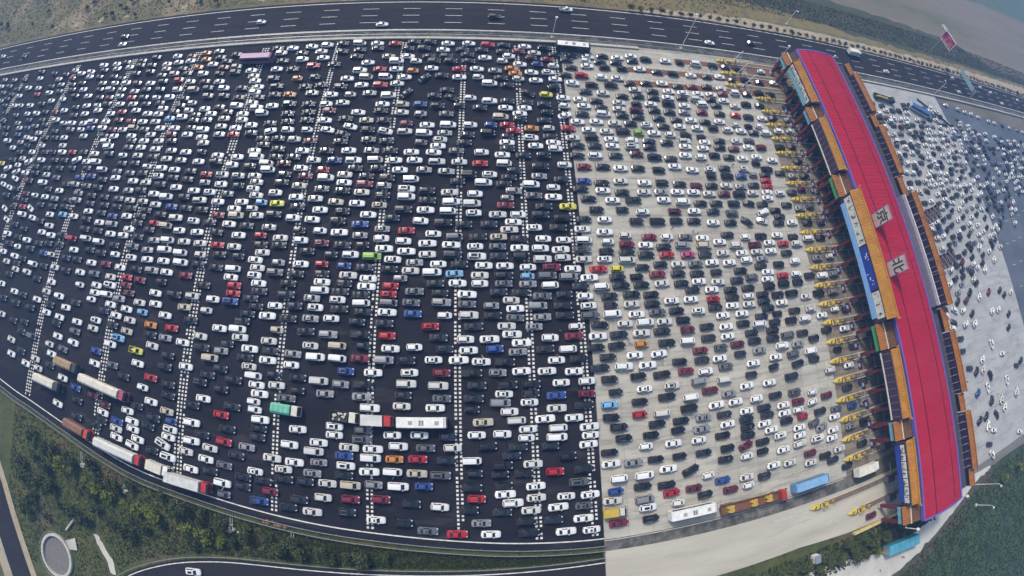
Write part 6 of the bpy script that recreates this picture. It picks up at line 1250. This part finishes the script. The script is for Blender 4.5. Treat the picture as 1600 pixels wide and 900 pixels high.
truck('box_truck', 'plain white box truck entering the shade of the gantry by the outer lanes', 107.0, -33.0, -1, 9.4, WHT, 'box', ('ivory_box', (.66, .64, .56)), 3.4)
truck('dump_truck', 'dark green open truck with yellow load past the gantry by the median', 177.1, 101.9, -8, 13, ('dark_green_cab', (.03, .06, .045)), 'bed', ('dark_green_bed', (.035, .06, .045)), 3.0)
b = MB(); b.loft([[(x, -.9 * s_, 1.2), (x, -.4 * s_, 1.2 + .7 * s_), (x, .5 * s_, 1.2 + .6 * s_), (x, .9 * s_, 1.2)] for x, s_ in ((-5, .6), (-3, 1), (-.5, .8), (1.8, 1), (3, .5))])
o = tag(b.obj('sand_load', paint('yellow_sand', (.45, .33, .06))), 'yellow heaped load lying in the dark green open truck', 'load'); o.location = (177.1, 101.9, .012); o.rotation_euler = (0, 0, R(-8))
truck('box_truck', 'white box truck driving the outer expressway lane beside the gantry end', 171.9, 127.6, 0, 8.2, WHT, 'box', ('ivory_box', (.66, .64, .56)), 3.2)
t = thing('scrap_heap', 'brown heap of goods lying against the verge edge line', 'heap', (-46.5, -30.4, -.3), R(-4))
for i in range(14):
    b = MB(); r_ = rng.uniform(.3, .7); b.loft([[(r_ * math.cos(u) * k_, r_ * math.sin(u) * k_, z_) for u in [2 * math.pi * e / 6 for e in range(6)]] for z_, k_ in ((0, 1), (r_ * .5, .9), (r_ * .9, .4))])
    o = b.obj('lump', paint('rusty_goods', (.22, .12, .05)), t); o.location = (rng.uniform(-3, 3), rng.uniform(-.5, .5), 0)

def bus(label, x, y, hd, L, roofc, sidec, h=3.2, w=1.25, units=True):
    t = thing('coach', label, 'bus', (x, y, .012), R(hd)); hl_ = L / 2
    sm, rm = paint(*sidec), paint(*roofc)
    r = []
    for xx, ww, zl, zt in ((-hl_, w * .94, .5, h - .2), (-hl_ + .25, w, .38, h - .02), (hl_ - .7, w, .38, h - .02), (hl_ - .15, w * .96, .38, h - .25), (hl_, w * .9, .45, h * .52)):
        r.append([(xx, -ww, zl), (xx, -ww, zt - .3), (xx, -ww * .88, zt - .05), (xx, ww * .88, zt - .05), (xx, ww, zt - .3), (xx, ww, zl)])
    MB().loft(r).obj('body', sm, t)
    o = MB().box(-hl_ + .3, hl_ - .75, -w * .86, w * .86, h - .08, h + .03).obj('roof', rm, t)
    MB().quad((hl_ - .13, -w * .86, h - .32), (hl_ + .015, -w * .84, h * .56), (hl_ + .015, w * .84, h * .56), (hl_ - .13, w * .86, h - .32)).obj('windscreen', glass_m, t).location = (.03, 0, .02)
    n = 6
    for s in (-1, 1):
        for i in range(n):
            a = -hl_ + .5 + (L - 1.6) * i / n; MB().box(a + .05, a + (L - 1.6) / n - .05, *sorted((s * w, s * (w + .015))), h * .52, h - .42).obj('side_window', glass_m, t)
    if units:
        for xx in (-L * .22, L * .30):
            MB().box(xx - .45, xx + .45, -.42, .42, h + .03, h + .12).obj('roof_hatch', paint('hatch_grey', (.33, .33, .31)), o)
        b = MB()
        for i in range(3):
            for j in range(2): b.box(-.55 + j * .6, -.1 + j * .6, -.55 + i * .4, -.28 + i * .4, h + .03, h + .1)
        b.obj('roof_vent', paint('vent_dark', (.10, .10, .10)), o)
    for s in (-1, 1): MB().box(hl_ - .04, hl_ + .04, *sorted((s * w * .5, s * w * .85)), .6, .9).obj('headlight', lamp_m, t)
    wheels(t, [-hl_ + 2.4, hl_ - 2.2], w)
    return t
WR = ('white_coach_roof', (.74, .73, .69)); WS = ('white_coach_side', (.62, .62, .60)); DS = ('dark_coach_side', (.03, .035, .045))
bus('white coach with three roof vents ahead of the red-cabbed box truck', -11.4, -3.6, 1, 11.2, WR, WS)
bus('white coach beside the weathered divider strip on the concrete', 49.9, -29.8, 0, 12, WR, WS)
bus('light blue coach on the concrete ahead of the brown flatbed truck', 85.4, -31.0, 0, 11.6, ('blue_coach_roof', (.20, .38, .58)), ('blue_coach_side', (.12, .26, .45)), units=False)
bus('pale pink coach in the top lanes by the median wall', -74.3, 102.8, -1, 12.2, ('pink_coach_roof', (.48, .30, .42)), ('pink_coach_side', (.20, .10, .17)), units=False)
bus('coach with cream roof and black side at the median wall by the concrete edge', 32.6, 108.4, -2, 11.6, WR, DS)
bus('blue-sided coach with white roof edge past the gantry by the median', 202.7, 98, -20, 14, ('deep_blue_roof', (.035, .12, .38)), ('white_blue_side', (.40, .46, .55)), units=False)

# ------------------------------------------------------------------ vegetation
def crown_mesh(seed, n, rad, hgt, z0, leaf, m, clumps=9):
    r = np.random.default_rng(seed)
    cc = r.normal(0, 1, (clumps, 3)); cc /= np.linalg.norm(cc, axis=1)[:, None]; cc *= r.uniform(.35, .8, (clumps, 1))
    cc[:, 2] = np.abs(cc[:, 2]) * .9 - .25
    idx = r.integers(0, clumps, n)
    p = cc[idx] + r.normal(0, .24, (n, 3))
    p[:, 0] *= rad; p[:, 1] *= rad; p[:, 2] = z0 + hgt * (p[:, 2] * .55 + .45)
    p[:, 2] = np.maximum(p[:, 2], z0 * .5)
    V, F = [], []
    for i in range(n):
        a = r.normal(0, 1, 3); a[2] *= .5; a /= np.linalg.norm(a); q = r.normal(0, 1, 3); c = np.cross(a, q); c /= np.linalg.norm(c)
        s = leaf * r.uniform(.6, 1.3); o = len(V)
        V += [tuple(p[i] - a * s), tuple(p[i] + c * s * .55), tuple(p[i] + a * s), tuple(p[i] - c * s * .55)]; F.append((o, o + 1, o + 2, o + 3))
    me = bpy.data.meshes.new('crown'); me.from_pydata(V, [], F); me.materials.append(m); me.update(); return me
def trunk_mesh(h, seed):
    r = random.Random(seed); b = MB(); b.bar((0, 0, -.3), (0.05, 0, h * .75), .14, r2=.06, n=7)
    for k in range(5):
        a = r.uniform(0, 6.28); b.bar((0.02, 0, h * r.uniform(.3, .6)), (math.cos(a) * h * .32, math.sin(a) * h * .32, h * r.uniform(.65, .9)), .06, r2=.02, n=5)
    return b.mesh('trunk', bark_m)
VARS = {}
for key, m, n in (('lime', leaf_lime, 420), ('mid', leaf_mid, 420), ('dark', leaf_dark, 420), ('brown', leaf_brown, 260)):
    VARS[key] = [(crown_mesh(i * 7 + len(key), n, 1.7, 3.0, .9, .30, m), trunk_mesh(3.0, i)) for i in range(3)]
def tree(x, y, key, s, label, group, name='young_tree', cat='tree', z=-.3):
    t = thing(name, label, cat, (x, y, z), rng.uniform(0, 6.28), group); t.scale = (s, s, s * rng.uniform(.85, 1.15))
    c, k = VARS[key][int(rng.integers(0, 3))]
    link('crown', c, t); link('trunk', k, t)
for x, y in [(-113.7, -29.3), (-109.2, -30.4), (-103.7, -31.4), (-101.1, -32.1), (-98.4, -32.5), (-95.1, -33.2), (-89.2, -34.0), (-85.4, -34.3), (-81.7, -34.2), (-78.9, -34.8), (-69.7, -36.1), (-66.0, -36.3), (-63.8, -36.8), (-59.8, -37.2)]:
    tree(x, y, 'lime', rng.uniform(.75, 1.15), 'young yellow-green tree in the planted row between plaza and slip road', 'yellow-green tree row on the verge')
for x, y in [(-77.5, -28.9), (-87.8, -28.4), (-100.6, -27.6), (-65.3, -30.9), (-53.2, -32.3), (-107, -33.8), (-92, -29.6)]:
    tree(x, y, 'mid', rng.uniform(.7, 1.0), 'mid green small tree close below the plaza guardrail', 'small green trees below the guardrail')
for x, y in [(-124.6, -30.2), (-117.1, -26.0), (-85.8, -38.1), (-119.8, -26.5), (-110.8, -26.5), (-122.5, -36.5), (-116.8, -36.3), (-125.9, -43.1), (-82.6, -39.0), (-77.5, -36.0), (-72.6, -33), (-58.9, -33), (-93.5, -40.1), (-99.3, -37.8), (-128, -25), (-131, -33), (-120, -32), (-113, -41), (-104, -42), (-88, -41.5)]:
    tree(x, y, 'dark', rng.uniform(.8, 1.3), 'dark green bushy tree on the grass slope below the asphalt plaza', 'dark bushy trees on the slope')
for x, y in [(100.1, -55.4), (107.6, -56.4), (82.8, -54.5), (95.1, -56.8), (113.2, -56.2), (105.2, -59.1), (91.5, -56.9), (87.4, -57.4), (109.9, -60), (101.3, -58.6), (104.1, -53.6), (97.8, -52.9), (76, -55.5), (70, -56.5)]:
    tree(x, y, 'lime' if rng.random() < .3 else 'mid', rng.uniform(.8, 1.25), 'green shrub growing on the bank between outer lane and sandy track', 'shrubs on the bank by the sandy track', 'shrub', 'shrub')
for x, y in [(184.3, -61.6), (197.6, -62.1)]:
    tree(x, y, 'lime', 1.1, 'light green bush at the near edge of the big green field', 'bushes in the green field', 'shrub', 'shrub')
x = 58.0
while x < 400:
    tree(x, 133.1 + rng.normal(0, .15), 'brown' if rng.random() < .8 else 'dark', rng.uniform(.62, .85), 'low brown roadside shrub in the evenly spaced row along the sandy verge', 'brown shrub row along the expressway', 'roadside_shrub', 'shrub')
    x += 4.3
for k in range(70):
    x = rng.uniform(-290, 60); y = 136 + rng.uniform(0, 1) ** 1.4 * (28 + max(0, -x) * .12)
    tree(x, y, 'dark' if rng.random() < .6 else 'mid', rng.uniform(.45, .95), 'small dark bush dotted over the dry scrub field across the expressway', 'bushes in the scrub field', 'bush', 'bush')
for k in range(46):
    x = rng.uniform(-134, -20); hi_ = float(np.interp(x, [p[0] for p in south], [p[1] for p in south])) - 4.5; lo2 = float(np.interp(x, [-140, -128, -100, -88, -77, -65, -50, -20, 28], [-44, -50, -44, -42, -41, -39.5, -38, -37, -36.5]))
    if lo2 < hi_:
        mid = rng.random() < .4
        tree(x, rng.uniform(lo2, hi_), 'mid' if mid else 'dark', rng.uniform(.6, 1.2), 'rounded %s shrub in the thicket between plaza rail and slip road' % ('light green' if mid else 'deep green'), 'thicket shrubs on the verge', 'shrub', 'shrub')
# low undergrowth that nobody could count
def undergrowth(name, label, pts, m, s0, s1):
    V, F = [], []
    for x, y in pts:
        if (x + 116) ** 2 + (y + 56.8) ** 2 < 60 or (-104 < x < -92 and -57 < y < -44.5 and abs((x + 97.5) * .75 + (y + 50.5)) < 9 and abs(y + 50.5 + (x + 97.3) * 1.35) < 3.2): continue
        s = rng.uniform(s0, s1)
        for k in range(4):
            a = rng.uniform(0, 6.28); o = len(V); dx, dy = math.cos(a) * s, math.sin(a) * s; lx, ly = rng.normal(0, .35, 2) * s
            V += [(x - dx * .5, y - dy * .5, -.34), (x + dx * .5, y + dy * .5, -.34), (x + dx * .4 + lx, y + dy * .4 + ly, -.34 + s * .7), (x - dx * .4 + lx, y - dy * .4 + ly, -.34 + s * .8)]; F.append((o, o + 1, o + 2, o + 3))
    me = bpy.data.meshes.new(name); me.from_pydata(V, [], F); me.materials.append(m); me.update()
    o = link(name, me); struct(o, 'stuff', label); o['category'] = 'undergrowth'
def scatter(n, x0, x1, ylo, yhi, dens=None):
    out = []
    while len(out) < n:
        x = rng.uniform(x0, x1); lo, hi = ylo(x), yhi(x)
        if hi <= lo: continue
        out.append((x, rng.uniform(lo, hi)))
    return out
sx, sy = [p[0] for p in south], [p[1] for p in south]
sw = lambda x: float(np.interp(x, sx, sy)) - 3.4
lo_ = lambda x: float(np.interp(x, [-140, -128, -100, -88, -77, -65, -50, -20, 28], [-48, -62, -62, -50, -45, -41.5, -39.6, -38.2, -37.6]))
P1 = scatter(20000, -139, 28, lo_, sw)
undergrowth('grass', 'rough green grass and weeds on the verge', P1[:12000], leaf_dark, .12, .36)
undergrowth('grass', 'paler tufts of grass and weeds on the verge', P1[12000:], leaf_mid, .12, .32)
undergrowth('dry_grass', 'dry brown tufts of grass on the verge', scatter(2200, -135, 20, lo_, sw), leaf_brown, .12, .3)
undergrowth('grass', 'low green weeds on the bank below the outer lane', scatter(1300, 60, 140, lambda x: -60.5, lambda x: -51.6), leaf_dark, .3, .8)
undergrowth('grass', 'weeds growing along the median strip', scatter(1500, -300, 300, lambda x: 113.5, lambda x: 114.8), leaf_dark, .2, .5)
undergrowth('scrub', 'low dry scrub beyond the expressway', scatter(12000, -300, 110, lambda x: 134.5, lambda x: 178), leaf_straw, .15, .45)
undergrowth('crop_rows', 'dark leafy crop beyond the straw verge', scatter(12000, 90, 420, lambda x: 146, lambda x: 162), leaf_crop, .15, .4)

undergrowth('field_growth', 'rank green growth over the big field past the gantry end', scatter(16000, 100, 260, lambda x: float(np.interp(x, [100, 160, 260], [-110, -130, -110])), lambda x: float(np.interp(x, [100, 122, 134, 148, 160, 176, 208, 232, 262], [-76, -73, -69, -65, -61, -57, -57.5, -52, -32]))), leaf_dark, .2, .6)
# ------------------------------------------------------------------ people between the cars
def person_mesh():
    V = [(0, 0, .92), (0, 0, 1.15), (0, 0, 1.40), (0.01, 0, 1.52), (0.02, 0, 1.66), (0, .1, .86), (.08, .11, .46), (0, .12, .06), (.14, .12, .04), (0, -.1, .86), (-.06, -.11, .46), (-.14, -.12, .08), (0, -.12, .05),
         (0, .19, 1.38), (.02, .24, 1.10), (.12, .22, .88), (0, -.19, 1.38), (-.02, -.24, 1.10), (.06, -.22, .86)]
    E = [(0, 1), (1, 2), (2, 3), (3, 4), (0, 5), (5, 6), (6, 7), (7, 8), (0, 9), (9, 10), (10, 11), (11, 12), (2, 13), (13, 14), (14, 15), (2, 16), (16, 17), (17, 18)]
    rad = [.14, .13, .15, .06, .105, .09, .065, .05, .045, .09, .065, .05, .045, .06, .045, .04, .06, .045, .04]
    me = bpy.data.meshes.new('person'); me.from_pydata(V, E, []); ob = bpy.data.objects.new('person', me); COL.objects.link(ob)
    md = ob.modifiers.new('skin', 'SKIN'); sv_ = me.skin_vertices[0].data
    for i, r_ in enumerate(rad): sv_[i].radius = (r_, r_)
    sv_[0].use_root = True
    ob.modifiers.new('sub', 'SUBSURF').levels = 1
    dg = bpy.context.evaluated_depsgraph_get(); dg.update()
    out = bpy.data.meshes.new_from_object(ob.evaluated_get(dg)); bpy.data.objects.remove(ob); return out
pm0 = person_mesh()
hair = mat('dark_hair', (.015, .012, .010), .7)
TOPS = [('dark jacket', (.02, .02, .025)), ('white shirt', (.7, .7, .68)), ('red top', (.4, .03, .03)), ('blue jacket', (.04, .09, .28)), ('grey coat', (.16, .16, .17))]
pmesh = []
for n_, c_ in TOPS:
    me = pm0.copy(); me.materials.clear()
    for m in (mat('cloth_' + n_.replace(' ', '_'), c_, .85), mat('trousers_' + n_.replace(' ', '_'), (.03, .033, .045), .85), skin_m, hair): me.materials.append(m)
    for p in me.polygons:
        z = p.center.z; p.material_index = 3 if z > 1.66 else 2 if z > 1.47 else 1 if z < .9 and abs(p.center.y) < .19 else 2 if z < .93 and abs(p.center.y) >= .19 else 0
        p.use_smooth = True
    pmesh.append(me)
PEOPLE = [(79.9, 64.3), (88.5, 66.0), (54.3, 43.6), (60.7, 42.6), (79.8, 43.2), (37.7, 14.4), (47.7, 10.6), (19.7, 11.5), (20.8, 17.3), (84.7, 22.0), (62, 41.2), (36, 56.2), (70.5, 63.0), (-60, 36), (-88, 44), (-120, 60), (-30, 70), (150, -8), (168, -20), (190, -30), (181, 0), (112, -67), (122, -66.5), (98, -66), (52, 91.5), (75, 104.4), (84, 104.5)]
for i, (x, y) in enumerate(PEOPLE):
    j = i % 5
    for c in cars:     # step out of any car that stands here
        if abs(c[0] - x) < 2.9 and abs(c[1] - y) < 1.35: y = c[1] + 1.45 * (1 if y >= c[1] else -1)
    onp = 'on the sandy track by the teal container' if y < -60 else 'on the open exit apron past the gantry' if x > 140 else 'between cars on the concrete apron' if x > 28.4 else 'between cars on the dark asphalt'
    t = tag(link('person', pmesh[j], None, (x, y, -.29 if y < -60 else .014), rng.uniform(0, 6.28)), 'person in a %s walking %s' % (TOPS[j][0], onp), 'person', 'people on foot in the jam')

# ------------------------------------------------------------------ hazy air
hz = bpy.data.materials.new('haze'); hz.use_nodes = True; nt = hz.node_tree
for n in list(nt.nodes):
    if n.type != 'OUTPUT_MATERIAL': nt.nodes.remove(n)
pv = nt.nodes.new('ShaderNodeVolumePrincipled'); pv.inputs['Color'].default_value = (0.22, 0.46, 0.95, 1); pv.inputs['Density'].default_value = 0.0006; pv.inputs['Anisotropy'].default_value = 0.1
nt.links.new(pv.outputs[0], nt.nodes['Material Output'].inputs['Volume'])
o = MB().box(-2620, 2620, -2620, 2620, -1.6, 109.5).obj('haze', hz); struct(o, 'stuff')
